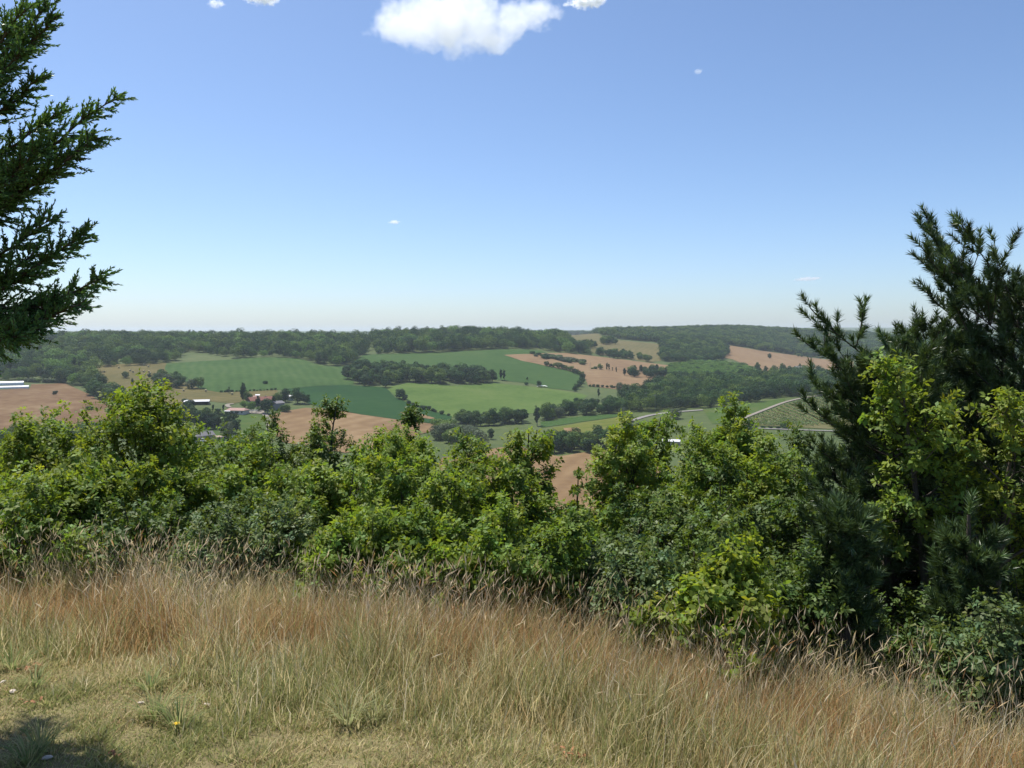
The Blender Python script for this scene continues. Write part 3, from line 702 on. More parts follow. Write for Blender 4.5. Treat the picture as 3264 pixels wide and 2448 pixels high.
# ------------------------------------------------------------------ farms, hamlet, hay bales, vine rows
M_WALL_W = flat_mat('white_render', (0.540, 0.495, 0.465), 0.9, 0.06)
M_WALL_B = flat_mat('pale_stone', (0.375, 0.315, 0.255), 0.95, 0.12)
M_WALL_G = flat_mat('grey_boards', (0.225, 0.232, 0.255), 0.9, 0.12)
M_WALL_D = flat_mat('dark_timber', (0.10, 0.085, 0.07), 0.9, 0.2)
M_ROOF_PINK = flat_mat('pink_tiles', (0.319, 0.201, 0.171), 0.9, 0.15, 0.8)
M_ROOF_RED = flat_mat('red_tiles', (0.183, 0.079, 0.058), 0.9, 0.2, 0.8)
M_ROOF_BEIGE = flat_mat('beige_tiles', (0.315, 0.247, 0.188), 0.9, 0.2, 0.8)
M_ROOF_WHITE = flat_mat('white_sheet_roof', (0.58, 0.58, 0.59), 0.5, 0.05, 0.4)
M_ROOF_SLATE = flat_mat('slate_roof', (0.14, 0.135, 0.145), 0.8, 0.15, 0.8)
M_PANE = flat_mat('window_glass', (0.04, 0.045, 0.05), 0.15, 0.1)
M_PLASTIC = flat_mat('polytunnel_film', (0.66, 0.66, 0.65), 0.45, 0.04, 0.3, spec=0.5)
M_HAYB = flat_mat('straw_bale', (0.390, 0.330, 0.195), 0.95, 0.2, 3)
M_POLE = flat_mat('pole_wood', (0.30, 0.28, 0.26), 0.9, 0.1)

def facing(p, turn=0.0):    # yaw that turns a front (-Y side) to the hilltop, plus a turn
    return -math.atan2(p.x, p.y) + math.radians(turn)

def house(p, w, d, h, rh, wall, roof, label, turn=0, windows=((-0.3, 0.55), (0.1, 0.55), (0.34, 0.55)), door=None, hip=0.0, eave=0.45, name='house', cat='house', chimney=False, sink=0.6, open_front=False):
    t = thing(name, label, cat, p, facing(p, turn))
    m = MB()
    if open_front:
        m.box(-w/2, w/2, d/2 - 0.2, d/2, -sink, h); m.box(-w/2, -w/2 + 0.2, -d/2, d/2 - 0.21, -sink, h); m.box(w/2 - 0.2, w/2, -d/2, d/2 - 0.21, -sink, h)
        m.build('wall', wall, t)
        for k in range(4):
            x = -w/2 + 0.5 + (w - 1.0)*k/3; q = MB(); q.box(x - .12, x + .12, -d/2 + .05, -d/2 + .3, -sink, h); q.build('post', M_WALL_D, t)
    else:
        m.box(-w/2, w/2, -d/2, d/2, -sink, h)
        m.add([(-w/2+.01, -d/2+.01, h), (-w/2+.01, d/2-.01, h), (-w/2+.01 + hip*0.0, 0, h + rh*0.97)], [(0, 1, 2)] if not hip else [])
        m.add([(w/2-.01, -d/2+.01, h), (w/2-.01, d/2-.01, h), (w/2-.01, 0, h + rh*0.97)], [(0, 2, 1)] if not hip else [])
        m.build('wall', wall, t)
    e = eave; k = rh / (d/2)
    r = MB(); x0, x1 = -w/2 - e, w/2 + e; yb = d/2 + e; zb = h - k*e; th = 0.22
    hp = hip * w
    top = [(x0, -yb, zb), (x1, -yb, zb), (x1, yb, zb), (x0, yb, zb), (x0 + hp, 0, h + rh), (x1 - hp, 0, h + rh)]
    up = [(a, b, c + th) for a, b, c in top]
    r.add(up + top, [(0, 1, 5, 4), (2, 3, 4, 5), (1, 2, 5), (3, 0, 4), (7, 6, 10, 11), (9, 8, 11, 10), (8, 7, 11), (6, 9, 10),
                     (0, 6, 7, 1), (1, 7, 8, 2), (2, 8, 9, 3), (3, 9, 6, 0)])
    ro = r.build('roof', roof, t)
    if chimney:
        c = MB(); c.box(w*0.2, w*0.2 + .8, -.4, .4, h + rh*0.6, h + rh + 1.0); c.build('chimney', wall, ro)
    if not open_front:
        for (fx, fz) in windows:
            x = fx * w; z = fz * h
            f = MB(); f.box(x - .62, x + .62, -d/2 - .05, -d/2 + .05, z - .72, z + .72); fo = f.build('window', M_WALL_D, t)
            g = MB(); g.box(x - .52, x + .52, -d/2 - .08, -d/2 - .052, z - .62, z + .62); g.build('pane', M_PANE, fo)
        if door is not None:
            x = door * w; f = MB(); f.box(x - .6, x + .6, -d/2 - .06, -d/2 + .05, 0, 2.15); f.build('door', M_WALL_D, t)
    return t

house(hit(757,1319), 15.5, 8.5, 3.0, 1.5, M_WALL_W, M_ROOF_PINK, 'white single storey house with pink tiled roof', turn=-28, hip=0.12, windows=((0.05, .55), (0.17, .55), (0.38, .55)), door=0.11)
house(hit(731,1318) + Vector((0, -2, 0)), 4.2, 4.0, 2.2, 0.5, M_WALL_D, M_ROOF_WHITE, 'white roofed porch shelter on the left end of the white house', turn=-28, open_front=True, name='porch', cat='porch')
house(hit(830,1292), 21, 9, 4.6, 2.6, M_WALL_B, M_ROOF_RED, 'old farmhouse with red tiled roof behind conifers', turn=24, windows=((-.3, .5), (.3, .5)), door=0.0, chimney=True)
house(hit(808,1282), 9, 7, 3.6, 2.0, M_WALL_B, M_ROOF_PINK, 'low pink roofed wing left of the red roofed farmhouse', turn=10, windows=((0, .5),))
house(hit(821,1268), 3.2, 3.2, 2.4, 0.6, M_WALL_W, M_ROOF_WHITE, 'tiny white hut behind the red roofed farmhouse', windows=())
house(hit(884,1306), 8.5, 8, 5.6, 1.6, M_WALL_G, M_ROOF_SLATE, 'grey board barn right of the farm trees', turn=38, windows=(), name='barn', cat='barn')
house(hit(925,1276), 5.0, 4, 3.6, 0.9, M_WALL_W, M_ROOF_WHITE, 'small white shed between the farm trees', turn=-10, windows=(), name='shed', cat='shed')
house(hit(628,1288), 19.5, 8.5, 2.4, 1.1, M_WALL_D, M_ROOF_WHITE, 'long low barn with bright white sheet roof', turn=-6, open_front=True, name='barn', cat='barn')
house(hit(1370,1196), 6.5, 5, 3.6, 1.4, M_WALL_W, M_ROOF_WHITE, 'white cottage showing through the long wood', windows=((0, .55),), turn=12)
house(hit(645,1404), 13, 7, 3.4, 2.0, M_WALL_B, M_ROOF_SLATE, 'dark slate roofed house below the dark tree clump', turn=30, windows=((-.3, .5), (.1, .5)), chimney=True)
house(hit(700,1404), 9, 4, 2.4, .7, M_WALL_B, M_ROOF_BEIGE, 'low pale outbuilding right of the slate roofed house', turn=-10, windows=((0, .5),))
house(hit(2632,1259), 11, 7, 3.6, 1.3, M_WALL_D, M_ROOF_BEIGE, 'open fronted barn at the top of the vineyard', turn=-22, open_front=True, name='barn', cat='barn')
house(hit(2648,1260), 7, 5, 2.4, 0.9, M_WALL_B, M_ROOF_BEIGE, 'stone lean-to at the right of the open barn', turn=10, windows=())
house(hit(2140,1418), 11, 6, 2.6, .9, M_WALL_B, M_ROOF_WHITE, 'white roofed shed glimpsed between the tree tops', turn=-5, windows=(), name='shed', cat='shed')
for (u_, v_, w_, d_, h_, rh_, tn, rf, lab) in [
    (2556,1192,24,10,4.2,2.6,8,M_ROOF_BEIGE,'longest beige roofed farmhouse of the hamlet'),
    (2532,1195,18,7,3.0,1.6,-6,M_ROOF_BEIGE,'low beige building left of the longest hamlet house'),
    (2575,1187,16,8,4.6,2.2,20,M_ROOF_BEIGE,'rear beige roofed house of the hamlet'),
    (2550,1183,14,8,5.0,2.4,-12,M_ROOF_SLATE,'dark roofed house at the back of the hamlet'),
    (2599,1191,9,8,6.0,2.0,0,M_ROOF_BEIGE,'narrow pale house at the right of the hamlet'),
    (2502,1202,8,6,3.0,1.6,25,M_ROOF_PINK,'little pink roofed house at the left of the hamlet'),
    (2545,1202,26,5,2.0,0.8,4,M_ROOF_BEIGE,'long low wall-like outbuilding in front of the hamlet')]:
    house(hit(u_, v_), w_, d_, h_, rh_, M_WALL_B, rf, lab, turn=tn, windows=((-.35, .55), (-.1, .55), (.2, .55), (.38, .55)) if w_ > 12 else ((0, .55),), door=0.05 if w_ > 12 else None, chimney=w_ > 15)

# farm terrace and its pergola
t = thing('pergola', 'pale pergola over the terrace right of the white house', 'pergola', hit(803,1318), facing(hit(803,1318), -12))
for k in range(3):
    for yy in (-1.6, 1.6):
        m = MB(); x = -3.5 + 3.5*k; m.box(x - .1, x + .1, yy - .1, yy + .1, -.5, 2.5); m.build('post', M_WALL_W, t)
for k in range(9):
    m = MB(); x = -4.4 + 1.1*k; m.box(x - .16, x + .16, -2.2, 2.2, 2.62, 2.75); m.build('rafter', M_ROOF_WHITE, t)
for yy in (-1.6, 1.6):
    m = MB(); m.box(-4.6, 4.6, yy - .1, yy + .1, 2.5, 2.62); m.build('beam', M_WALL_W, t)
drape('farm_terrace', [(788,1316),(806,1312),(838,1313),(846,1319),(838,1322),(800,1320)], M_TRACK, lift=0.8)

# polytunnels
def polytunnel(u0, u1, v, wid, hgt, label):
    a = hit(u0, v + 3); b = hit(u1, v); c = (a + b) / 2; L = (b - a).length
    t = thing('polytunnel', label, 'polytunnel', c, math.atan2((b - a).y, (b - a).x), 'polytunnels beside the red-brown field')
    prof = [(-wid/2, -0.6)] + [(-wid/2*math.cos(math.pi*k/12), hgt*math.sin(math.pi*k/12)**0.8) for k in range(13)] + [(wid/2, -0.6)]
    m = MB(); m.prism(prof, -L/2, L/2); m.build('film_cover', M_PLASTIC, t)
    for k in range(int(L // 6) + 1):
        x = -L/2 + 0.1 + (L - .2)*k/int(L // 6); m = MB()
        for i in range(1, len(prof) - 2):
            (y0, z0), (y1, z1) = prof[i], prof[i+1]
            m.tube((x, y0*1.01, z0*1.01 + .02), (x, y1*1.01, z1*1.01 + .02), 0.05, 0.05, 4)
        m.build('hoop', M_POLE, t)
    m = MB(); m.box(L/2 - .02, L/2 + .06, -1.2, 1.2, -.4, hgt*0.72); m.build('end_door', M_WALL_G, t)
    return t
polytunnel(-90, 76, 1227, 7.5, 3.6, 'upper long white polytunnel above the red-brown field')
polytunnel(-90, 92, 1238.5, 6.0, 2.6, 'lower long white polytunnel at the edge of the red-brown field')

# hay bales: round bale with flat ends and net wrap
def bale_mesh():
    m = MB(); k = 16; r = 0.85; w = 1.3
    for s in range(3): pass
    V = []; 
    for x in (-w/2, -w/2 + .1, w/2 - .1, w/2):
        rr = r if abs(x) < w/2 - .01 else r - .07
        V += [(x, math.cos(2*math.pi*i/k)*rr, r + math.sin(2*math.pi*i/k)*rr - .06) for i in range(k)]
    F = [(s*k + i, s*k + (i+1) % k, (s+1)*k + (i+1) % k, (s+1)*k + i) for s in range(3) for i in range(k)] + [tuple(range(k))[::-1], tuple(range(3*k, 4*k))]
    me = bpy.data.meshes.new('hay_bale'); me.from_pydata(V, [], F); me.materials.append(M_HAYB); me.update(); return me
BALE = bale_mesh()
bales = [(333,1188,'leftmost hay bale near the forest edge'),(379,1175,'hay bale nearest the forest at the top of the meadow'),(415,1184,'first of the pair of hay bales left of centre'),(424,1189,'second of the pair of hay bales left of centre'),
 (459,1166,'hay bale at the top edge of the meadow'),(473,1171,'hay bale by the corner of the green field'),(458,1187,'hay bale uppermost of the middle four'),(462,1198,'hay bale lowest of the middle four'),(475,1188,'hay bale left of the touching pair'),(479,1193,'hay bale right of the touching pair'),
 (492,1235,'hay bale under the left end of the copse'),(500,1244,'hay bale standing out below the copse'),(656,1249,'hay bale near the green field corner'),(585,1248,'dark weathered hay bale below the copse'),(740,1259,'dark weathered hay bale left of the tall conifer')]
for u_, v_, lab in bales:
    o = obj('hay_bale', BALE, None, hit(u_, v_), label=lab, category='hay bale', group='round hay bales on the meadow'); o.rotation_euler = (0, 0, _gi.uniform(0, 3)); o.location.z += 0.5; o.scale = (1.15,)*3

# white tarpaulin by the lone tree
p = hit(1728, 1234); m = MB()
m.add([(-5.5,-1,0),(-3,-1.5,.9),(0,-1.6,.6),(3,-1.4,.75),(5.5,-1,.1),(5.8,1,.2),(3,1.5,1.2),(0,1.6,1.0),(-3,1.5,1.3),(-5.6,1,.3)], [(0,1,8,9),(1,2,7,8),(2,3,6,7),(3,4,5,6)])
o = m.build('tarpaulin', M_PLASTIC, None, p + Vector((0, 0, .7)), label='long white tarpaulin lying beside the lone small tree', category='tarpaulin'); o.rotation_euler = (0, 0, facing(p, -3))

# power poles
def power_pole(p, h, lab):
    t = thing('power_pole', lab, 'power pole', p, facing(p, 30))
    m = MB(); m.tube((0, 0, -1), (0, 0, h), .22, .14, 8); m.build('pole', M_POLE, t)
    m = MB(); m.box(-1.2, 1.2, -.08, .08, h - .9, h - .72); m.build('crossarm', M_POLE, t)
    for x in (-1.05, 0, 1.05):
        m = MB(); m.tube((x, 0, h - .72), (x, 0, h - .35), .07, .05, 6); m.build('insulator', M_ROOF_WHITE, t)
power_pole(hit(2059,1306), 15, 'grey power pole in front of the riverside wood, left one')
power_pole(hit(2088,1309), 14, 'grey power pole in front of the riverside wood, right one')
power_pole(hit(1881,1180), 10, 'thin power pole in the brown hillside field')

# parked vehicles by the slate roofed house (glimpsed as white shapes)
M_WHITE_PAINT = flat_mat('white_paint', (0.78, 0.78, 0.78), 0.3, 0.02, spec=0.5); M_TYRE = flat_mat('tyre', (0.02, 0.02, 0.02), 0.9, 0.1)
def van(p, lab, turn):
    t = thing('parked_van', lab, 'van', p, facing(p, turn))
    m = MB(); m.prism([(-.9, .35), (.9, .35), (.92, 1.1), (.8, 2.1), (-.8, 2.1), (-.92, 1.1)], -1.3, 2.4); m.prism([(-.9, .35), (.9, .35), (.92, 1.1), (-.92, 1.1)], -2.4, -1.3); m.build('body', M_WHITE_PAINT, t)
    m = MB(); m.add([(-1.29,-.8,2.05),(-1.29,.8,2.05),(-2.0,.86,1.12),(-2.0,-.86,1.12)], [(0,1,2,3)]); m.build('windscreen', M_PANE, t)
    for x in (-1.6, 1.5):
        for y in (-.85, .85):
            m = MB(); m.tube((x, y - .1, .35), (x, y + .1, .35), .35, .35, 12); m.build('wheel', M_TYRE, t)
van(hit(647,1408), 'white van parked in front of the slate roofed house', 70)
van(hit(655,1416), 'white van nearest the tree tops in the farm yard', 95)
van(hit(738,1402), 'white van half hidden by the tree tops right of the grey tree', 80)

# vine rows
V_LEAF = leaf_mat('vine_leaf', (0.070, 0.128, 0.032), (0.109, 0.185, 0.044), (0.167, 0.236, 0.065), trans=0.2, nscale=0.4)
def vine_row(a, b, lab, seed):
    g = rng(seed); L = (b - a).length; n = int(L / 0.22)
    t = np.linspace(0, 1, n); X = a.x + (b.x - a.x)*t + g.normal(size=n)*.16; Y = a.y + (b.y - a.y)*t + g.normal(size=n)*.16
    Z = ground(X, Y) + .5 + g.uniform(0.35, 1.55, n)
    P = np.stack([X, Y, Z], -1); nn = g.normal(size=(n, 3)) + np.array([0, -.3, .8]); nn /= np.linalg.norm(nn, axis=1)[:, None]
    tt = np.cross(nn, g.normal(size=(n, 3))); tt /= np.linalg.norm(tt, axis=1)[:, None]; bb = np.cross(nn, tt); s = g.uniform(.3, .55, n)[:, None]
    V = np.stack([P - tt*s, P - bb*s, P + tt*s, P + bb*s], 1).reshape(-1, 3)
    o = Vector((a.x, a.y, gz(a.x, a.y)))
    tr = thing('vine_row', lab, 'vine row', o, 0, 'vine rows of the vineyard')
    obj('vine_foliage', mesh_np('vine_foliage', V - np.array(o), np.arange(len(V)).reshape(-1, 4), V_LEAF), tr)
    m = MB()
    for k in range(int(L / 12) + 1):
        f = k*12 / L; x = a.x + (b.x - a.x)*f; y = a.y + (b.y - a.y)*f; z = gz(x, y)
        m.tube((x - o.x, y - o.y, z - o.z), (x - o.x, y - o.y, z - o.z + 2.0), .06, .06, 4)
    m.build('stake_line', M_POLE, tr)
for i in range(22):
    f = i / 21
    uu = 2345 + (2640 - 2345)*f
    top = 1353 - (uu - 2345)*0.385 if uu < 2520 else 1286 - (uu - 2520)*0.20
    a = hit(uu, top + 2); b = hit(uu + 120 + 40*f, min(1360, top + 44 + 22*f))
    vine_row(a, b, 'green vine row on the striped slope right of the track', 900 + i)
# ------------------------------------------------------------------ trees and shrubs on the near slope
ML_OAK = leaf_mat('oak_leaf', (0.106, 0.166, 0.034), (0.157, 0.229, 0.042), (0.225, 0.290, 0.056), trans=0.40, tcol=(1.55, 1.45, 0.55), use_col=True, rough=0.55, spec=0.2, nscale=1.1, objvar=0.25)
ML_OAKY = leaf_mat('oak_leaf_yellowish', (0.104, 0.155, 0.029), (0.153, 0.217, 0.040), (0.219, 0.267, 0.055), trans=0.45, tcol=(1.5, 1.4, 0.5), use_col=True, rough=0.55, spec=0.2, nscale=1.1, objvar=0.2)
ML_OAKB = leaf_mat('oak_leaf_fresh', (0.137, 0.191, 0.036), (0.201, 0.268, 0.049), (0.287, 0.329, 0.068), trans=0.5, tcol=(1.5, 1.4, 0.5), use_col=True, rough=0.55, spec=0.2, nscale=1.1, objvar=0.2)
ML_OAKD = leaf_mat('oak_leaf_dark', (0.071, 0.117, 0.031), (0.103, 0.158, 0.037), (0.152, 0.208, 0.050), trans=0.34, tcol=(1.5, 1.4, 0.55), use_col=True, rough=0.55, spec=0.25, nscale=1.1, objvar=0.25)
ML_GREYSH = leaf_mat('dogwood_leaf', (0.100, 0.142, 0.052), (0.140, 0.191, 0.071), (0.200, 0.247, 0.099), trans=0.32, tcol=(1.4, 1.4, 0.6), use_col=True, rough=0.5, spec=0.2, nscale=1.3, objvar=0.25)
ML_PINE = leaf_mat('pine_needle', (0.044, 0.081, 0.034), (0.068, 0.111, 0.040), (0.111, 0.155, 0.051), trans=0.15, use_col=True, rough=0.4, spec=0.4, nscale=1.0, objvar=0.2)
ML_CYP = leaf_mat('cypress_scale_leaf', (0.079, 0.157, 0.058), (0.118, 0.226, 0.074), (0.198, 0.316, 0.096), trans=0.18, use_col=True, rough=0.5, spec=0.3, nscale=1.2, objvar=0.1)
M_BARK_NEAR = noise_mat('bark_near', [(0.3, (0.035, 0.028, 0.022)), (0.7, (0.12, 0.10, 0.08))], scale=14, stretch=(1, 1, 0.25), bump=0.7, bscale=30)
M_TWIG = flat_mat('twig_bark', (0.085, 0.065, 0.045), 0.9, 0.3, 6)

def unit(v): return v / (math.sqrt(v[0]*v[0] + v[1]*v[1] + v[2]*v[2]) + 1e-9)

def side_v(D, ang, az):
    a = np.cross(D, [0.12, 0.31, 0.94]); a /= np.linalg.norm(a, axis=1)[:, None] + 1e-9; b = np.cross(D, a)
    r = D * np.cos(ang)[:, None] + (a * np.cos(az)[:, None] + b * np.sin(az)[:, None]) * np.sin(ang)[:, None]
    return r / (np.linalg.norm(r, axis=1)[:, None] + 1e-9)

def cross3(a, b): return np.array([a[1]*b[2] - a[2]*b[1], a[2]*b[0] - a[0]*b[2], a[0]*b[1] - a[1]*b[0]])

class Skel:
    def __init__(s, seed):
        s.g = rng(seed); s.lines = []; s.tips = []       # lines: (pts, radii, level); tips: (pos, dir, weight)
    def path(s, p, d, L, r0, r1, nseg, wob, trop):
        g = s.g; P = [np.array(p, float)]; d = unit(np.array(d, float)); D = [d]
        st = L / nseg
        N = g.normal(size=(nseg, 3)) * wob; N[:, 2] += trop
        for k in range(nseg):
            d = unit(d + N[k]); P.append(P[-1] + d * st); D.append(d)
        P = np.array(P); R = np.linspace(r0, r1, nseg + 1)
        return P, np.array(D), R
    def side(s, d, ang, az):
        a = unit(cross3(d, (0.12, 0.31, 0.94))); b = cross3(d, a)
        return unit(d * math.cos(ang) + (a * math.cos(az) + b * math.sin(az)) * math.sin(ang))
    def tubes(s, minr=0.0, kmax=7):
        V = []; F = []; n = 0
        for P, R, lev in s.lines:
            k = kmax if lev == 0 else (5 if lev == 1 else 3)
            T = np.gradient(P, axis=0); T /= np.linalg.norm(T, axis=1)[:, None] + 1e-9
            a = np.cross(T, np.array([0.13, 0.27, 0.95])); a /= np.linalg.norm(a, axis=1)[:, None] + 1e-9
            b = np.cross(T, a)
            ph = np.arange(k) * 2 * math.pi / k
            ring = P[:, None, :] + (a[:, None, :] * np.cos(ph)[None, :, None] + b[:, None, :] * np.sin(ph)[None, :, None]) * R[:, None, None]
            m = len(P); V.append(ring.reshape(-1, 3))
            i, j = np.meshgrid(np.arange(m - 1), np.arange(k), indexing='ij'); j2 = (j + 1) % k
            F.append((np.stack([i*k + j, i*k + j2, (i+1)*k + j2, (i+1)*k + j], -1).reshape(-1, 4)) + n); n += m * k
        return np.vstack(V), np.vstack(F)

def leaves_mesh(name, pos, axis, mat, g, per=7, size=0.07, wid=0.55, spread=1.0, hexa=False, up=0.55, cvar=0.17, yellow=0.0):
    """rosettes of leaves: per leaves round each point"""
    n = len(pos); N = n * per
    P = np.repeat(pos, per, 0); A = np.repeat(axis, per, 0)
    a = np.cross(A, np.array([0.2, 0.4, 0.9])); a /= np.linalg.norm(a, axis=1)[:, None] + 1e-9; b = np.cross(A, a)
    ph = np.tile(np.arange(per) * 2.39996, n) + np.repeat(g.uniform(0, 6.28, n), per) + g.normal(size=N) * 0.3
    el = g.uniform(0.1, 0.9, N)[:, None]
    d = (a * np.cos(ph)[:, None] + b * np.sin(ph)[:, None]) * spread + A * el + g.normal(size=(N, 3)) * 0.18
    d /= np.linalg.norm(d, axis=1)[:, None]
    d[:, 2] -= 0.12
    nr = A + np.array([0, 0, up]) + g.normal(size=(N, 3)) * 0.35
    nr -= d * (nr * d).sum(1)[:, None]; nr /= np.linalg.norm(nr, axis=1)[:, None] + 1e-9
    w = np.cross(nr, d)
    s = (size * g.uniform(0.6, 1.25, N))[:, None]; P = P + A * g.uniform(-0.03, 0.02, N)[:, None] + d * s * 0.15
    if hexa:
        pts = [(0, 0, 0), (.35, .5, .06), (.75, .42, .04), (1, 0, -.08), (.75, -.42, .04), (.35, -.5, .06)]
    else:
        pts = [(0, 0, 0), (.55, .5, .07), (1, 0, -.06), (.5, -.5, .07)]
    V = np.stack([P + d*s*q[0] + w*s*wid*q[1] + nr*s*q[2] for q in pts], 1)
    k = len(pts)
    c = np.repeat((1 + cvar * g.normal(size=n)), per)[:, None] * (1 + 0.10 * g.normal(size=(N, 1))) * np.ones((1, 3))
    hue = g.normal(size=(n, 1)).repeat(per, 0) * 0.10 + yellow * 0
    c[:, 0:1] *= 1 + hue; c[:, 2:3] *= 1 - hue
    c = np.clip(c, 0.35, 1.9)
    return mesh_np(name, V.reshape(-1, 3), np.arange(N * k).reshape(-1, k), mat, col=np.repeat(c, k, 0))

def broadleaf(name, label, u, D, vtop, hw, mat, seed, base=0.18, n1=18, n2=6, n3=4, size=0.061, per=7, lean=(0, 0), stems=1, tipy=0.35, hexa=False, wob=0.10, cat='tree', group=None, ntip=3, up=0.55, shape=1.0, low=0.55):
    """a young broadleaf tree or many-stemmed shrub standing at column u, distance D, its top at row vtop, half as wide as hw columns"""
    x = (u - UC) / FPX * D; z0 = gz(x, D); H = EYE - (vtop + (52 if n1 >= 18 else 26) - VH) / FPX * D - z0; R = hw * D / FPX * (1.22 if n1 >= 18 else 1.05)
    n1 = int(n1 * 1.35) if n1 >= 18 else n1
    sk = Skel(seed); g = sk.g
    tp = []; td = []; tw = []
    def leafpts(P, Dr, lo, k):
        idx = np.linspace(lo * (len(P) - 1), len(P) - 1, k)
        for q in idx:
            i = int(round(q)); tp.append(P[i] + g.normal(size=3) * 0.02); td.append(unit(Dr[i] + g.normal(size=3) * 0.35 + np.array([0, 0, .25])))
    for st in range(stems):
        if stems == 1: b0 = np.zeros(3); d0 = np.array([lean[0], lean[1], 1.0]); Hs = H
        else:
            az = 2 * math.pi * st / stems + g.uniform(-.4, .4); rr = R * g.uniform(0.05, 0.25)
            b0 = np.array([math.cos(az) * rr, math.sin(az) * rr, -0.1]); Hs = H * (1.0 if st == 0 else g.uniform(0.62, 0.98))
            o = g.uniform(0.1, 0.55) * R / H; d0 = np.array([math.cos(az) * o, math.sin(az) * o, 1.0])
        r0 = 0.011 * Hs + 0.012 if stems > 1 else 0.013 * Hs + 0.02
        P, Dr, Rr = sk.path(b0 - np.array([0, 0, .15]), d0, Hs * 1.02, r0, 0.006, max(8, int(Hs / 0.22)), wob * 0.45, 0.04)
        # bring the stem's top to the wanted height
        P[:, 2] *= Hs / max(P[-1, 2], 0.1)
        sk.lines.append((P, Rr, 0)); leafpts(P, Dr, 0.8, 4)
        m1 = max(5, int(n1 / (1 if stems == 1 else stems * 0.55)))
        for k in range(m1):
            t = base + (0.97 - base) * ((k + g.uniform(0, 0.8)) / m1)
            i = min(len(P) - 1, int(t * (len(P) - 1)))
            tt = (t - base) / (1 - base)
            prof = (math.sin(math.pi * (0.22 + 0.72 * tt)) ** 0.8) if shape >= 1 else (low + (1 - low) * (1 - tt) ** .8)
            L1 = R * prof * g.uniform(0.75, 1.2) * (1.0 if stems == 1 else 0.8) + 0.12
            az = k * 2.39996 + g.uniform(-.5, .5)
            ang = math.radians(g.uniform(48, 78) - 28 * tt)
            d1 = sk.side(unit(Dr[i]), ang, az)
            P1, D1, R1 = sk.path(P[i], d1, L1, max(0.005, Rr[i] * 0.55), 0.004, max(3, int(L1 / 0.14)), wob, 0.07)
            sk.lines.append((P1, R1, 1)); leafpts(P1, D1, 0.6, 3)
            for k2 in range(n2):
                t2 = 0.22 + 0.75 * (k2 + g.uniform(0, .8)) / n2; i2 = min(len(P1) - 1, int(round(t2 * (len(P1) - 1))))
                L2 = L1 * 0.52 * (1.15 - 0.6 * t2) * g.uniform(0.7, 1.25) + 0.06
                d2 = sk.side(D1[i2], math.radians(g.uniform(30, 65)), k2 * 2.39996 + g.uniform(-.6, .6)); d2 = unit(d2 + np.array([0, 0, .18]))
                P2, D2, R2 = sk.path(P1[i2], d2, L2, 0.0055, 0.003, 3, wob * 1.2, tipy * 0.2)
                sk.lines.append((P2, R2, 2)); leafpts(P2, D2, 0.5, 2)
                tw.append((P2, D2, L2))
    # last twigs, all at once
    P2a = np.array([q[0] for q in tw]); D2a = np.array([q[1] for q in tw]); L2a = np.array([q[2] for q in tw])
    M = len(tw) * n3; ii = np.repeat(np.arange(len(tw)), n3); i3 = np.rint((0.3 + 0.7 * g.uniform(size=M)) * 3).astype(int)
    B = P2a[ii, i3]; Dd = side_v(D2a[ii, i3], np.radians(g.uniform(25, 70, M)), g.uniform(0, 6.28, M)); Dd[:, 2] += tipy * .6; Dd /= np.linalg.norm(Dd, axis=1)[:, None]
    L3 = (L2a[ii] * g.uniform(.3, .6, M) + .04)[:, None]
    tp = [np.array(tp)]; td = [np.array(td)]
    for q in range(ntip):
        f = 1 - q * 0.42
        if f <= 0: break
        tp.append(B + Dd * L3 * f + g.normal(size=(M, 3)) * .02); e = Dd + g.normal(size=(M, 3)) * .3; td.append(e / np.linalg.norm(e, axis=1)[:, None])
    tp = np.vstack(tp); td = np.vstack(td)
    t = thing(name, label, cat, (x, D, z0), 0, group)
    V, F = sk.tubes(); obj('trunk', mesh_np('trunk', V, F, M_BARK_NEAR, smooth=True), t)
    obj('crown', leaves_mesh('crown', tp, td, mat, g, per=per, size=size, hexa=hexa, up=up), t)
    return t, len(tp) * per

_nl = 0
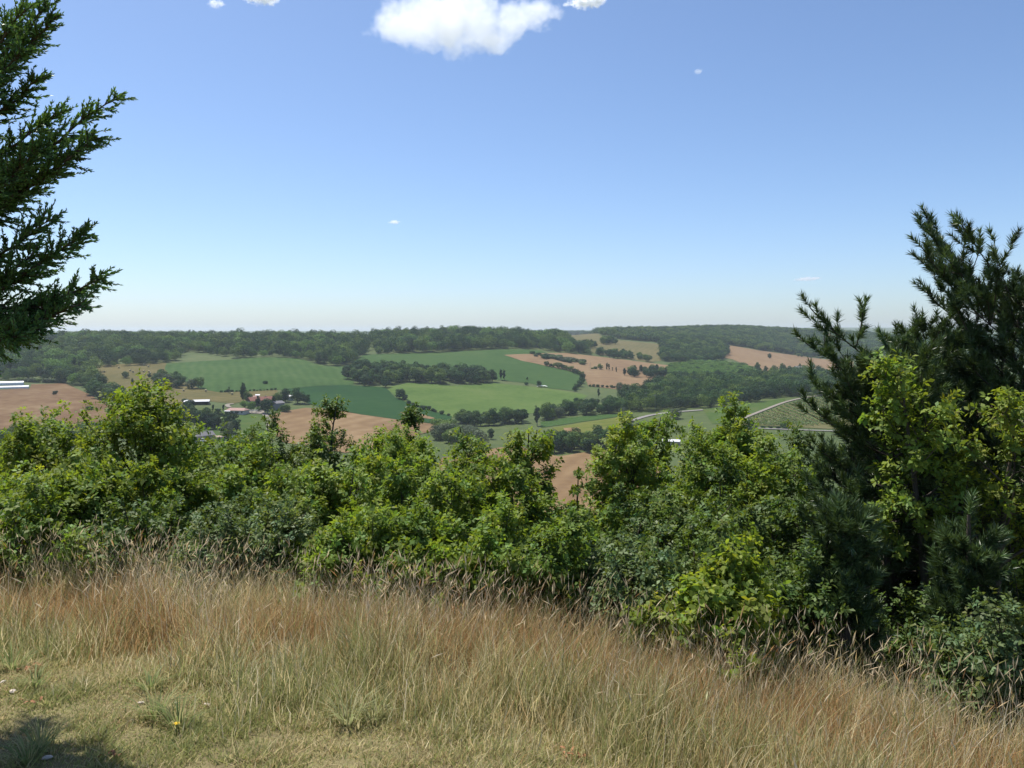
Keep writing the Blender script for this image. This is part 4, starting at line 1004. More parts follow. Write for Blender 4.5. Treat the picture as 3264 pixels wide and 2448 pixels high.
# name, label, column, distance, top row, half width, material, options
BL = [
 # rear trees that make the skyline of the bushes
 ('oak_tree', 'young oak at the far left edge behind the brighter saplings', 30, 12.0, 1440, 150, ML_OAK, dict()),
 ('oak_tree', 'forked yellow green sapling left of the tallest sapling', 215, 10.5, 1375, 150, ML_OAKY, dict(base=.38, n1=19)),
 ('oak_tree', 'tallest yellow green sapling with a curved dark trunk on the left', 450, 9.6, 1275, 150, ML_OAKY, dict(base=.30, n1=24, lean=(-.10, 0), shape=1)),
 ('oak_tree', 'dark oak just right of the tallest left sapling', 690, 12.5, 1402, 150, ML_OAKD, dict()),
 ('oak_tree', 'dark oak with two pointed tops below the farm', 860, 13.5, 1352, 150, ML_OAKD, dict(n1=22)),
 ('oak_tree', 'pointed dark oak leader in front of the wheat field', 975, 13.5, 1320, 110, ML_OAKD, dict(base=.12, shape=0, low=.25)),
 ('oak_tree', 'slender oak whose bare topped sprigs stand against the dark field', 1070, 13.0, 1255, 95, ML_OAKD, dict(base=.12, n1=17, shape=0, low=.25)),
 ('oak_tree', 'slender oak right of the sprig topped one', 1140, 13.2, 1262, 85, ML_OAKD, dict(base=.12, n1=17, shape=0, low=.25)),
 ('oak_tree', 'rounded oak below the right end of the wheat field', 1240, 12.5, 1375, 130, ML_OAK, dict()),
 ('oak_tree', 'low rounded oak left of the sparse saplings', 1380, 12.0, 1418, 120, ML_OAK, dict()),
 ('oak_tree', 'sparse yellow green sapling with thin bare sprigs in the centre', 1500, 10.5, 1335, 85, ML_OAKY, dict(base=.12, n1=13, n2=4, n3=3, shape=0, low=.25)),
 ('oak_tree', 'sparse sapling leaning towards the wheat gap', 1590, 10.5, 1345, 80, ML_OAKY, dict(base=.12, n1=13, n2=4, n3=3, shape=0, low=.25, lean=(.05, 0))),
 ('oak_tree', 'taller yellowish sapling on the left of the wheat gap', 1675, 10.5, 1342, 110, ML_OAKY, dict(base=.12, n1=17, n2=5, shape=0, low=.3)),
 ('oak_tree', 'thin twiggy sapling standing in the wheat gap', 1800, 10.5, 1470, 42, ML_OAKY, dict(base=.3, n1=7, n2=3, n3=2)),
 ('oak_tree', 'oak on the right flank of the wheat gap', 1935, 12.0, 1452, 95, ML_OAK, dict(n1=20)),
 ('oak_tree', 'tall oak left of the twin topped oaks', 2035, 12.0, 1330, 120, ML_OAK, dict(n1=22)),
 ('oak_tree', 'twin topped oak, the left and lower top', 2100, 12.3, 1290, 100, ML_OAK, dict(n1=18, base=.12, shape=0, low=.3)),
 ('oak_tree', 'twin topped oak, the right and highest top', 2215, 12.0, 1275, 125, ML_OAK, dict(n1=22, base=.1, shape=0, low=.3)),
 ('oak_tree', 'oak sloping down right of the highest oak top', 2310, 12.0, 1318, 95, ML_OAK, dict(n1=20)),
 ('oak_tree', 'oak in front of the vineyard left of the pines', 2420, 11.5, 1388, 130, ML_OAK, dict(n1=20)),
 ('oak_tree', 'oak half hidden behind the lower pine branches', 2560, 11.0, 1420, 130, ML_OAKD, dict(n1=20)),
 # middle
 ('oak_tree', 'bushy oak between the tallest left sapling and the dark oaks', 600, 11.0, 1425, 150, ML_OAK, dict()),
 ('oak_tree', 'bushy oak under the pointed dark oak', 790, 11.5, 1430, 150, ML_OAK, dict()),
 ('oak_tree', 'bushy oak below the wheat field middle', 1150, 11.2, 1420, 140, ML_OAK, dict()),
 ('oak_tree', 'bushy pale oak behind the sparse centre saplings', 1540, 11.5, 1452, 130, ML_OAKY, dict()),
 ('oak_tree', 'oak left of the twin topped oaks at mid height', 2150, 10.8, 1400, 140, ML_OAK, dict()),
 ('oak_tree', 'oak between the highest oak top and the pine', 2380, 10.6, 1440, 140, ML_OAK, dict()),
 ('hazel_shrub', 'leafy shrub at the left edge below the far left oak', 40, 9.0, 1530, 160, ML_OAK, dict(stems=4, base=.12)),
 ('hazel_shrub', 'yellowish shrub with broad soft leaves on the left', 330, 8.3, 1500, 170, ML_OAKY, dict(stems=4, base=.15)),
 ('hazel_shrub', 'shrub under the tallest sapling, right side', 620, 9.5, 1490, 160, ML_OAK, dict(stems=4, base=.15)),
 ('hazel_shrub', 'dense shrub below the dark oaks', 830, 9.8, 1480, 160, ML_OAK, dict(stems=4, base=.15)),
 ('hazel_shrub', 'dense shrub in front of the sprig topped oak', 1030, 9.6, 1450, 160, ML_OAK, dict(stems=4, base=.15)),
 ('hazel_shrub', 'pale green shrub left of the centre saplings', 1230, 9.2, 1500, 160, ML_OAK, dict(stems=4, base=.15)),
 ('hazel_shrub', 'broad pale shrub around the sparse centre saplings', 1450, 8.8, 1470, 170, ML_OAKY, dict(stems=4, base=.15)),
 ('hazel_shrub', 'leafy shrub at the foot of the wheat gap, left', 1660, 9.2, 1480, 120, ML_OAK, dict(stems=4, base=.15)),
 ('hazel_shrub', 'low shrub at the foot of the wheat gap, right', 1830, 9.6, 1620, 120, ML_OAK, dict(stems=4, base=.15)),
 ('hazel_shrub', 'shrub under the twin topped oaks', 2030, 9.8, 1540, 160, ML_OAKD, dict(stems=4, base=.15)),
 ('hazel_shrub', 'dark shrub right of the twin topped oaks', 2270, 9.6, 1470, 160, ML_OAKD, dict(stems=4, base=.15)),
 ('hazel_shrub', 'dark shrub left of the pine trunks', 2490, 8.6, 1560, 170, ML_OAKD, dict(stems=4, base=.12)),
 # front row along the grass
 ('dogwood_shrub', 'low shrub at the left end of the grass edge', 90, 7.6, 1640, 190, ML_OAK, dict(stems=5, base=.08, shape=0, size=.055)),
 ('dogwood_shrub', 'dark low shrub under the tallest left sapling', 420, 7.7, 1670, 150, ML_OAKD, dict(stems=5, base=.08, shape=0, size=.05)),
 ('dogwood_shrub', 'grey green low shrub right of the left sapling trunk', 690, 7.5, 1650, 150, ML_GREYSH, dict(stems=5, base=.08, shape=0, size=.045)),
 ('dogwood_shrub', 'dark grey green shrub at the grass edge left of centre', 880, 7.5, 1640, 130, ML_GREYSH, dict(stems=5, base=.08, shape=0, size=.045)),
 ('dogwood_shrub', 'bright leafed low shrub at the grass edge near the centre', 1090, 7.2, 1650, 150, ML_OAK, dict(stems=5, base=.06, shape=0, size=.055)),
 ('dogwood_shrub', 'low shrub at the grass edge in the centre', 1310, 7.1, 1640, 160, ML_OAK, dict(stems=5, base=.06, shape=0, size=.055)),
 ('dogwood_shrub', 'shrub at the grass edge right of the centre', 1540, 6.9, 1660, 150, ML_OAK, dict(stems=5, base=.06, shape=0, size=.055)),
 ('dogwood_shrub', 'fresh green low shrub below the wheat gap', 1740, 6.8, 1700, 150, ML_OAK, dict(stems=5, base=.06, shape=0, size=.05)),
 ('dogwood_shrub', 'fine leaved low shrub left of the bright oak sapling', 1960, 6.7, 1730, 150, ML_GREYSH, dict(stems=5, base=.06, shape=0, size=.045)),
 ('dogwood_shrub', 'dark shrub behind the bright oak sapling', 2230, 7.2, 1680, 170, ML_OAKD, dict(stems=5, base=.06, shape=0, size=.05)),
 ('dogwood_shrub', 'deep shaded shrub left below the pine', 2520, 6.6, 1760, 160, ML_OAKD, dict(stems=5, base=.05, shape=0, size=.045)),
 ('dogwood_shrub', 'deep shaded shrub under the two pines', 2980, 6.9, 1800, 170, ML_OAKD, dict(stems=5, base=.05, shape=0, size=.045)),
 ('dogwood_shrub', 'grey leaved bramble like shrub at the lower right edge', 3160, 5.3, 1960, 150, ML_GREYSH, dict(stems=6, base=.04, shape=0, size=.04)),
 ('dogwood_shrub', 'dark shrub filling the right edge behind the tall pine', 3270, 8.2, 1600, 170, ML_OAKD, dict(stems=5, base=.05, shape=0, size=.05)),
 ('oak_sapling', 'bright yellow green oak sapling in the grass right of centre', 2255, 6.05, 1760, 185, ML_OAKB, dict(stems=6, base=.10, size=.055, hexa=True, n1=17, n2=5, n3=4, shape=0, low=.4)),
 ('oak_tree', 'bright oak branches in front of the pines', 2985, 7.4, 1150, 105, ML_OAK, dict(base=.55, n1=12, n2=5, n3=3, wob=.06)),
 ('oak_tree', 'bright oak at the right edge below the tall pine', 3170, 7.2, 1265, 185, ML_OAKY, dict(base=.22, n1=17, n2=5, n3=3)),
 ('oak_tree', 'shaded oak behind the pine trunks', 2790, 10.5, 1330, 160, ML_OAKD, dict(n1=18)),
 ('oak_tree', 'leafy oak low between the two pine trunks', 3040, 9.0, 1420, 130, ML_OAK, dict(n1=18, base=.1)),
]
for i, (nm, lab, u_, D_, vt, hw, mt, kw) in enumerate(BL):
    _, k = broadleaf(nm, lab, u_, D_, vt, hw, mt, 300 + i, cat='shrub' if 'shrub' in nm else 'tree', **kw); _nl += k
print('leaves', _nl)

# ------------------------------------------------------------------ pines
def needles_mesh(name, pos, axis, length, g, mat, per=100, nl=0.088, wid=0.0052, ang=(0.6, 1.15)):
    n = len(pos); N = n * per
    A = np.repeat(axis, per, 0); L = np.repeat(length, per)[:, None]
    a = np.cross(A, np.array([0.2, 0.4, 0.9])); a /= np.linalg.norm(a, axis=1)[:, None] + 1e-9; b = np.cross(A, a)
    ph = g.uniform(0, 6.28, N)[:, None]; th = g.uniform(ang[0], ang[1], N)[:, None]
    f = g.uniform(0, 1, N)[:, None]; th = th * (1 - 0.35 * f ** 2)
    P = np.repeat(pos, per, 0) + A * L * f
    d = A * np.cos(th) + (a * np.cos(ph) + b * np.sin(ph)) * np.sin(th)
    w = np.cross(d, g.normal(size=(N, 3))); w /= np.linalg.norm(w, axis=1)[:, None] + 1e-9
    s = (nl * g.uniform(0.7, 1.15, N))[:, None]
    V = np.stack([P - w * wid, P + w * wid, P + d * s + w * wid * .3], 1).reshape(-1, 3)
    c = np.repeat(1 + 0.22 * g.normal(size=n), per)[:, None] * (1 + .15 * g.normal(size=(N, 1))) * np.ones((1, 3))
    return mesh_np(name, V, np.arange(N * 3).reshape(-1, 3), mat, col=np.repeat(np.clip(c, .4, 1.8), 3, 0))

def pine(label, u, D, vtop, hw, seed, px=0.8, zlow=0.22, whorl=0.34, per=70, nbr=6, droop=0.0, boost=None, aim=None):
    x = (u - UC) / FPX * D; z0 = gz(x, D); H = EYE - (vtop - VH) / FPX * D - z0; R = hw * D / FPX
    sk = Skel(seed); g = sk.g; sp = []; sd = []; sl = []
    P, Dr, Rr = sk.path((0, 0, -.2), (0, 0, 1), H + .2, 0.085, 0.012, 26, 0.012, 0.05)
    P[:, 2] *= H / P[-1, 2]
    sk.lines.append((P, Rr, 0))
    def shoots(Q, Dq, lo, k, L=0.13):
        for q in np.linspace(lo, 1, k):
            i = int(round(q * (len(Q) - 1))); dd = unit(Dq[i] + g.normal(size=3) * 0.30 + np.array([0, 0, .45])); sp.append(Q[i]); sd.append(dd); sl.append(L * g.uniform(.8, 1.3))
    for k in range(3): sp.append(P[-1] - np.array([0, 0, .1 * k])); sd.append(unit(np.array([.2 * g.normal(), .2 * g.normal(), 1]))); sl.append(.16)
    z = zlow * H
    br = []
    while z < H - 0.15:
        t = z / H
        for k in range(nbr):
            br.append((z + g.uniform(-.06, .06), 2 * math.pi * k / nbr + g.uniform(-.4, .4), R * (1.03 - t) ** px * g.uniform(.6, 1.12) + .08))
        z += whorl * g.uniform(.8, 1.2)
    if aim:     # long branches seen clearly: (height row, azimuth, length)
        for (vr, az, L) in aim: br.append((EYE - (vr - VH) / FPX * D - z0, az, L))
    for z, az, L in br:
        t = z / H; i = int(np.clip(np.searchsorted(P[:, 2], z), 0, len(P) - 1))
        elev = math.radians(-6 + 42 * t ** 1.5)
        d = np.array([math.cos(az) * math.cos(elev), math.sin(az) * math.cos(elev), math.sin(elev)])
        P1, D1, R1 = sk.path(P[i], d, L, 0.006 + 0.014 * (1 - t) * min(1, L), 0.006, max(4, int(L / .12)), 0.05, 0.055)
        sk.lines.append((P1, R1, 1)); shoots(P1, D1, .45, max(4, int(L * 7)))
        for k in range(max(3, int(L * 5.5))):
            t2 = g.uniform(.25, .95); i2 = int(t2 * (len(P1) - 1)); L2 = (1.05 - t2) * L * .5 * g.uniform(.6, 1.2) + .1
            d2 = sk.side(D1[i2], math.radians(g.uniform(35, 65)), g.uniform(0, 6.28)); d2[2] = abs(d2[2]) * .6 + .12; d2 = unit(d2)
            P2, D2, R2 = sk.path(P1[i2], d2, L2, .006, .004, 4, .06, .10); sk.lines.append((P2, R2, 2)); shoots(P2, D2, .35, max(2, int(L2 * 9)))
    t = thing('pine_tree', label, 'tree', (x, D, z0))
    V, F = sk.tubes(); obj('trunk', mesh_np('trunk', V, F, M_BARK_NEAR, smooth=True), t)
    obj('crown', needles_mesh('crown', np.array(sp), np.array(sd), np.array(sl), g, ML_PINE, per=per), t)
    return len(sp)
n1_ = pine('tall dark pine at the right edge with upright shoots against the sky', 3300, 8.4, 1000, 560, 501, px=.5, zlow=.12, whorl=.22, nbr=8,
     aim=[(1150, math.pi*1.02, 1.65), (1110, math.pi*.95, 1.6), (1075, math.pi*1.0, 1.45), (1050, math.pi*1.05, 1.2), (1090, math.pi*.9, 1.2), (1330, math.pi, 1.35), (1250, math.pi*1.05, 1.3), (1200, math.pi*.96, 1.3)])
n2_ = pine('lower dark pine with long branches reaching left towards the vineyard', 2830, 8.0, 1150, 340, 502, px=.42, zlow=.06, whorl=.20, nbr=8,
     aim=[(1215, math.pi*1.0, 1.08), (1260, math.pi*.92, 1.0), (1450, math.pi*1.02, 1.05), (1500, math.pi*.95, 1.0), (1420, math.pi*1.1, .95), (1600, math.pi*1.05, .9)])
pine('middle pine filling the step between the two larger pines', 2960, 8.6, 1128, 360, 506, px=.45, zlow=.12, whorl=.22, nbr=7)
pine('low young pine under the tall right pine', 3090, 6.4, 1640, 110, 504, zlow=.08, whorl=.24, nbr=5, per=85)
pine('low young pine left of the pine trunks', 2690, 6.4, 1660, 95, 505, zlow=.08, whorl=.24, nbr=5, per=85)
print('pine shoots', n1_, n2_)

# ------------------------------------------------------------------ cypress whose branches come in from the left
def cypress_near():
    bx, by = -3.5, 4.75; z0 = gz(bx, by); H = 7.0
    sk = Skel(700); g = sk.g; SP = []; SD = []; SL = []
    P, Dr, Rr = sk.path((0, 0, -.2), (0, 0, 1), H, .16, .02, 20, .01, .05); sk.lines.append((P, Rr, 0))
    def branch(z, tip, dens=1.0, bow=0.12, fat=1.0):
        a = np.array([0, 0, z]); tip = np.array(tip); n = 16; t = np.linspace(0, 1, n)[:, None]
        L = np.linalg.norm(tip - a); Q = a + (tip - a) * t; Q[:, 2] += -bow * L * np.sin(math.pi * t[:, 0]) ; Q += np.cumsum(g.normal(size=(n, 3)) * .006, 0)
        sk.lines.append((Q, np.linspace(.02, .003, n), 1)); T = np.gradient(Q, axis=0); T /= np.linalg.norm(T, axis=1)[:, None]
        m = int(L * 64 * dens)
        for k in range(m):
            f = g.uniform(.22, 1.0) ** .85; i = min(n - 1, int(f * (n - 1))); p = Q[i] + (Q[min(i+1, n-1)] - Q[i]) * g.uniform()
            Ls = (.265 * (1.03 - f) ** .6 + .055) * g.uniform(.6, 1.25) * fat * min(1.0, L / 1.1 + .3)
            d = sk.side(T[i], math.radians(g.uniform(16, 46)), g.uniform(0, 6.28)); d = unit(d + np.array([0, 0, -.06]))
            P2, D2, R2 = sk.path(p, d, Ls, .004, .0015, 4, .05, .02); sk.lines.append((P2, R2, 2))
            SP.append(P2); SD.append(D2); SL.append(Ls)
    def tip_at(u, v, D): return ((u - UC) / FPX * D - bx, D - by, EYE - (v - VH) / FPX * D - z0)
    seen = [(-60, -140, 4.3), (170, 25, 4.25), (200, 95, 4.2), (90, 30, 4.1), (50, 150, 4.05), (120, 262, 4.3), (165, 368, 4.4), (352, 305, 4.25), (285, 430, 4.25), (215, 510, 4.3), (110, 470, 4.1), (175, 680, 4.3),
            (280, 735, 4.2), (120, 790, 4.3), (322, 900, 4.2), (262, 955, 4.25), (180, 985, 4.3), (110, 1040, 4.1), (40, 1060, 4.0), (10, 560, 4.2), (-40, 300, 4.05), (-80, 700, 4.2)]
    for u, v, D in seen:
        tp = tip_at(u, v, D); L = math.hypot(tp[0], tp[1]); branch(max(.6, tp[2] - L * (.33 if v < 850 else .16 if v < 970 else -.05)), tp, dens=1.0, bow=.05)
    # the rest of the crown, out of the picture
    for k in range(120):
        z = g.uniform(.5, H - .5); az = k * 2.39996
        r = 1.35 * (1.03 - z / H) ** .7 * g.uniform(.75, 1.05)
        if abs((az % 6.283) - 0) < .75 or abs((az % 6.283) - 6.283) < .75: continue
        tx, ty = bx + math.cos(az) * r, by + math.sin(az) * r
        if UC + tx / ty * FPX > -20: continue      # the photograph shows nothing of these
        branch(z, (math.cos(az) * r, math.sin(az) * r, z + r * .4), dens=.75, fat=1.3)
    SP = np.array(SP); SD = np.array(SD); SL = np.array(SL); ii = np.repeat(np.arange(len(SL)), (SL * 215).astype(int) + 8); N = len(ii)
    ff = g.uniform(.08, 1, N); j = np.minimum(3, (ff * 4).astype(int)); fr = (ff * 4 - j)[:, None]
    LPa = SP[ii, j] * (1 - fr) + SP[ii, j + 1] * fr; LDa = side_v(SD[ii, j], np.radians(g.uniform(12, 42, N)), g.uniform(0, 6.28, N))
    LSa = g.uniform(.018, .042, N) * (1.15 - .5 * ff)
    w = np.cross(LDa, g.normal(size=(N, 3))); w /= np.linalg.norm(w, axis=1)[:, None]; s = LSa[:, None]
    V = np.stack([LPa, LPa + LDa*s*.45 + w*s*.17, LPa + LDa*s, LPa + LDa*s*.45 - w*s*.17], 1).reshape(-1, 3)
    c = np.clip((1 + .22 * g.normal(size=(N, 1))), .4, 1.8) * np.ones((1, 3))
    t = thing('cypress_tree', 'dark feathery cypress reaching in from the left edge', 'tree', (bx, by, z0))
    Vt, Ft = sk.tubes(); obj('trunk', mesh_np('trunk', Vt, Ft, M_TWIG, smooth=True), t)
    obj('crown', mesh_np('crown', V, np.arange(N * 4).reshape(-1, 4), ML_CYP, col=np.repeat(c, 4, 0)), t)
    print('cypress leaflets', N)
cypress_near()
# ------------------------------------------------------------------ dry grass of the hilltop
def grass_mat():
    m, n, l = new_mat('dry_grass')
    out = n.new('ShaderNodeOutputMaterial'); p = n.new('ShaderNodeBsdfPrincipled'); at = n.new('ShaderNodeAttribute'); at.attribute_name = 'Col'
    p.inputs['Roughness'].default_value = 0.6; p.inputs['Specular IOR Level'].default_value = 0.25
    l.new(at.outputs[0], p.inputs['Base Color']); tr = n.new('ShaderNodeBsdfTranslucent'); l.new(at.outputs[0], tr.inputs[0])
    ms = n.new('ShaderNodeMixShader'); ms.inputs[0].default_value = 0.45
    l.new(p.outputs[0], ms.inputs[1]); l.new(tr.outputs[0], ms.inputs[2]); l.new(ms.outputs[0], out.inputs[0]); return m
M_GRASS = grass_mat()

def vnoise(x, y, s, seed):
    """smooth value noise"""
    g = rng(seed); T = g.uniform(0, 1, (64, 64)); X = x / s; Y = y / s
    i = np.floor(X).astype(int); j = np.floor(Y).astype(int); fx = X - i; fy = Y - j; fx = fx*fx*(3-2*fx); fy = fy*fy*(3-2*fy)
    a = T[i % 64, j % 64]; b = T[(i+1) % 64, j % 64]; c = T[i % 64, (j+1) % 64]; d = T[(i+1) % 64, (j+1) % 64]
    return (a*(1-fx) + b*fx)*(1-fy) + (c*(1-fx) + d*fx)*fy

def tall_line(x): return 3.85 - 0.42 * np.clip(x, -6, 2.0)

def pick_col(pal, g, n):
    pal = np.array(pal); return pal[g.integers(0, len(pal), n)]

def blades(name, n, seed, mode, label):
    g = rng(seed)
    y = np.sqrt(g.uniform(2.9**2, 7.9**2, n)) if mode != 'short' else np.sqrt(g.uniform(2.6**2, 6.2**2, n))
    x = g.uniform(-1, 1, n) * (y * 0.70 + 0.5)
    tl = y - tall_line(x); ed = edge_y(x) - y
    patch = vnoise(x + 40, y + 40, 0.55, 1); patch2 = vnoise(x + 40, y + 40, 1.3, 2); fine = vnoise(x + 40, y + 40, 0.16, 3)
    tl = tl + (patch - .5) * 1.3
    T = np.clip((tl + .35) / 2.2, 0, 1); T = T*T*(3 - 2*T)
    if mode == 'tall': keep = (g.uniform(0, 1, n) < T * 1.1) & (ed > -.35 - .4 * patch)
    elif mode == 'stalk': keep = (g.uniform(0, 1, n) < np.clip((patch - .38) * 3.2, .10, 1) * T ** 2 * (0.10 + 0.9 * np.exp(-np.maximum(ed - .2, 0) / .5))) & (ed > -.5)
    else: keep = g.uniform(0, 1, n) < np.clip(1.15 - T, 0, 1) * np.clip((vnoise(x + 40, y + 40, .33, 4) - .08) * 4, 0.6, 1)
    x, y, ed, T, patch, patch2, fine = [q[keep] for q in (x, y, ed, T, patch, patch2, fine)]; n = len(x)
    z = ground(x, y) - .01
    near_edge = np.clip(1.35 - ed / 1.3, 0, 1)
    if mode == 'tall': H = (0.07 + 0.30 * T + 0.10 * near_edge) * g.uniform(.4, 1.3, n) * (.65 + .7 * fine); wd = 0.0021
    elif mode == 'stalk': H = (0.38 + 0.20 * near_edge) * g.uniform(.65, 1.5, n); wd = 0.0015
    else: H = (0.018 + 0.042 * fine ** 2 + .05 * T) * g.uniform(.6, 1.6, n); wd = 0.0026
    green = np.clip((patch - .42) * 2.2 + (patch2 - .5) * .8, 0, 1)
    if mode == 'short':
        gr = pick_col([(.31, .32, .11), (.25, .28, .085), (.36, .35, .13), (.22, .25, .09)], g, n); dr = pick_col([(.54, .44, .23), (.60, .50, .29), (.42, .32, .165), (.50, .45, .21)], g, n)
        f = (g.uniform(0, 1, n) < .34 + .5 * green)[:, None]; c = np.where(f, gr, dr)
    else:
        straw = pick_col([(.67, .56, .31), (.75, .66, .42), (.58, .47, .24), (.63, .55, .30)], g, n)
        rust = pick_col([(.45, .275, .125), (.52, .335, .16), (.39, .225, .10), (.57, .42, .22)], g, n)
        gr = pick_col([(.30, .31, .12), (.25, .28, .10), (.35, .34, .14)], g, n)
        bandr = np.exp(-((ed - .65 + .6*(patch2 - .5)) / .60) ** 2)
        f = g.uniform(0, 1, n); c = np.where((f < .05 + .85 * bandr * (.65 + .6 * patch2))[:, None], rust, straw)
        c = np.where(((g.uniform(0, 1, n) < .22 + .45 * green * (1 - bandr)))[:, None], gr, c)
        if mode == 'stalk': c = np.where((g.uniform(0, 1, n) < .3)[:, None], c, pick_col([(.68, .61, .46), (.60, .52, .37), (.64, .55, .38)], g, n))
    c = c * (1 + .12 * g.normal(size=(n, 1)))
    lean = g.normal(size=(n, 2)) * (.26 if mode == 'tall' else .20 if mode == 'stalk' else .65) + np.array([.06, -.02])
    bend = g.normal(size=(n, 2)) * (.22 if mode != 'stalk' else .16)
    az = g.uniform(0, 6.28, n); w = np.stack([np.cos(az), np.sin(az), np.zeros(n)], -1)
    wd = wd * g.uniform(.7, 1.4, n)[:, None]
    b = np.stack([x, y, z], -1); Hc = H[:, None]
    m1 = b + np.concatenate([lean * Hc * .5, Hc * .55], 1); m2 = b + np.concatenate([lean * Hc + bend * Hc * .6, Hc * (1 - .25 * np.abs(bend).sum(1, keepdims=True))], 1)
    V = [b - w*wd, b + w*wd, m1 + w*wd*.85, m1 - w*wd*.85, m2 + w*wd*.25]
    VV = np.stack(V, 1).reshape(-1, 3); base = np.arange(n)[:, None] * 5
    Fq = base + np.array([[0, 1, 2, 3]]); Ft = base + np.array([[3, 2, 4]])
    cc = np.repeat(c, 5, 0); F = [Fq, Ft]
    if mode == 'stalk':     # seed head: a loose spike of two crossed diamonds
        d = m2 - m1; d /= np.linalg.norm(d, axis=1)[:, None]; hl = g.uniform(.04, .10, n)[:, None]; hw = hl * g.uniform(.025, .06, n)[:, None]
        d2 = d + np.concatenate([bend * .8, np.full((n, 1), -.15)], 1)
        e = m2 + d2 * hl; md = m2 + d2 * hl * .4; w2 = np.cross(d, w)
        HV = np.stack([m2 - d*.01, md + w*hw, e, md - w*hw, m2 - d*.01, md + w2*hw, e, md - w2*hw], 1).reshape(-1, 3); o = len(VV)
        VV = np.vstack([VV, HV]); hb = o + np.arange(n)[:, None] * 8
        F = [np.vstack([Fq, hb + np.array([[0, 1, 2, 3]]), hb + np.array([[4, 5, 6, 7]])]), Ft]
        hc = c * np.array([[1.03, .98, .92]]); cc = np.vstack([cc, np.repeat(hc, 8, 0)])
    return obj(name, mesh_np(name, VV, F, M_GRASS, col=np.clip(cc, .01, .9)), None, None, kind='stuff', label=label, category='grass'), n
o, a1 = blades('tall_dry_grass', 210000, 81, 'tall', 'tall straw coloured dry grass covering the slope edge')
o, a2 = blades('grass_seed_stalks', 42000, 82, 'stalk', 'pale seed stalks standing above the tall dry grass')
o, a3 = blades('short_turf', 300000, 83, 'short', 'short worn turf in the lower left foreground')
print('blades', a1, a2, a3)

# green grass tufts in the turf, each one its own clump
def tuft_mesh(seed, n=70, H=.16, green=True):
    g = rng(seed); az = g.uniform(0, 6.28, n); r = g.uniform(0, .05, n); b = np.stack([np.cos(az)*r, np.sin(az)*r, np.zeros(n)], -1)
    H_ = (H * g.uniform(.5, 1.25, n))[:, None]; out = np.stack([np.cos(az), np.sin(az)], -1) * g.uniform(.2, 1.1, n)[:, None]
    w = np.stack([-np.sin(az), np.cos(az), np.zeros(n)], -1) * .0028
    m1 = b + np.concatenate([out*H_*.45, H_*.6], 1); m2 = b + np.concatenate([out*H_*1.1, H_*.85], 1)
    V = np.stack([b - w, b + w, m1 + w*.9, m1 - w*.9, m2], 1).reshape(-1, 3); k = np.arange(n)[:, None]*5
    pal = [(.22, .28, .09), (.27, .31, .11), (.18, .24, .09), (.40, .37, .17)] if green else [(.34, .35, .17), (.42, .39, .2), (.28, .31, .13)]
    c = np.repeat(pick_col(pal, g, n), 5, 0)
    return mesh_np('grass_tuft', V, [k + np.array([[0, 1, 2, 3]]), k + np.array([[3, 2, 4]])], M_GRASS, col=c)
TUFTS = [tuft_mesh(90 + i, green=i % 2 == 0, H=.13 + .03*i) for i in range(4)]
def ground_px(u, v):
    a = (u - UC) / FPX; ys = np.linspace(1.6, 9, 800); zz = ground(a*ys, ys); vg = VH + (EYE - zz)/ys*FPX
    i = np.where(vg <= v)[0]; y = ys[i[0]] if len(i) else 2.0
    return Vector((a*y, y, gz(a*y, y)))
TF = [(760,2190,3,'big blue green tuft at the edge of the tall grass'),(690,2170,1,'pale arching tuft left of the big blue green tuft'),(110,2190,0,'dark green tuft at the left edge of the turf'),(40,2140,2,'green weed tuft at the far left edge'),(480,2200,0,'upright green tuft in the worn turf'),
      (500,2290,2,'green tuft beside the shadow'),(130,2385,0,'bright green tuft in front of the shadow'),(570,2320,2,'slender green tuft beside the yellow flower'),(1110,2310,3,'grey green tuft bottom centre left'),(1190,2300,1,'pale leaning tuft bottom centre'),(1640,2270,3,'arching pale tuft right of the centre'),(90,2430,0,'small tuft at the bottom left corner')]
for k, (u_, v_, i, lab) in enumerate(TF):
    o = obj('grass_tuft', TUFTS[i], None, ground_px(u_, v_), label=lab, category='grass tuft', group='green tufts in the turf'); o.rotation_euler = (0, 0, k*1.3); o.scale = (1.05, 1.05, .8)

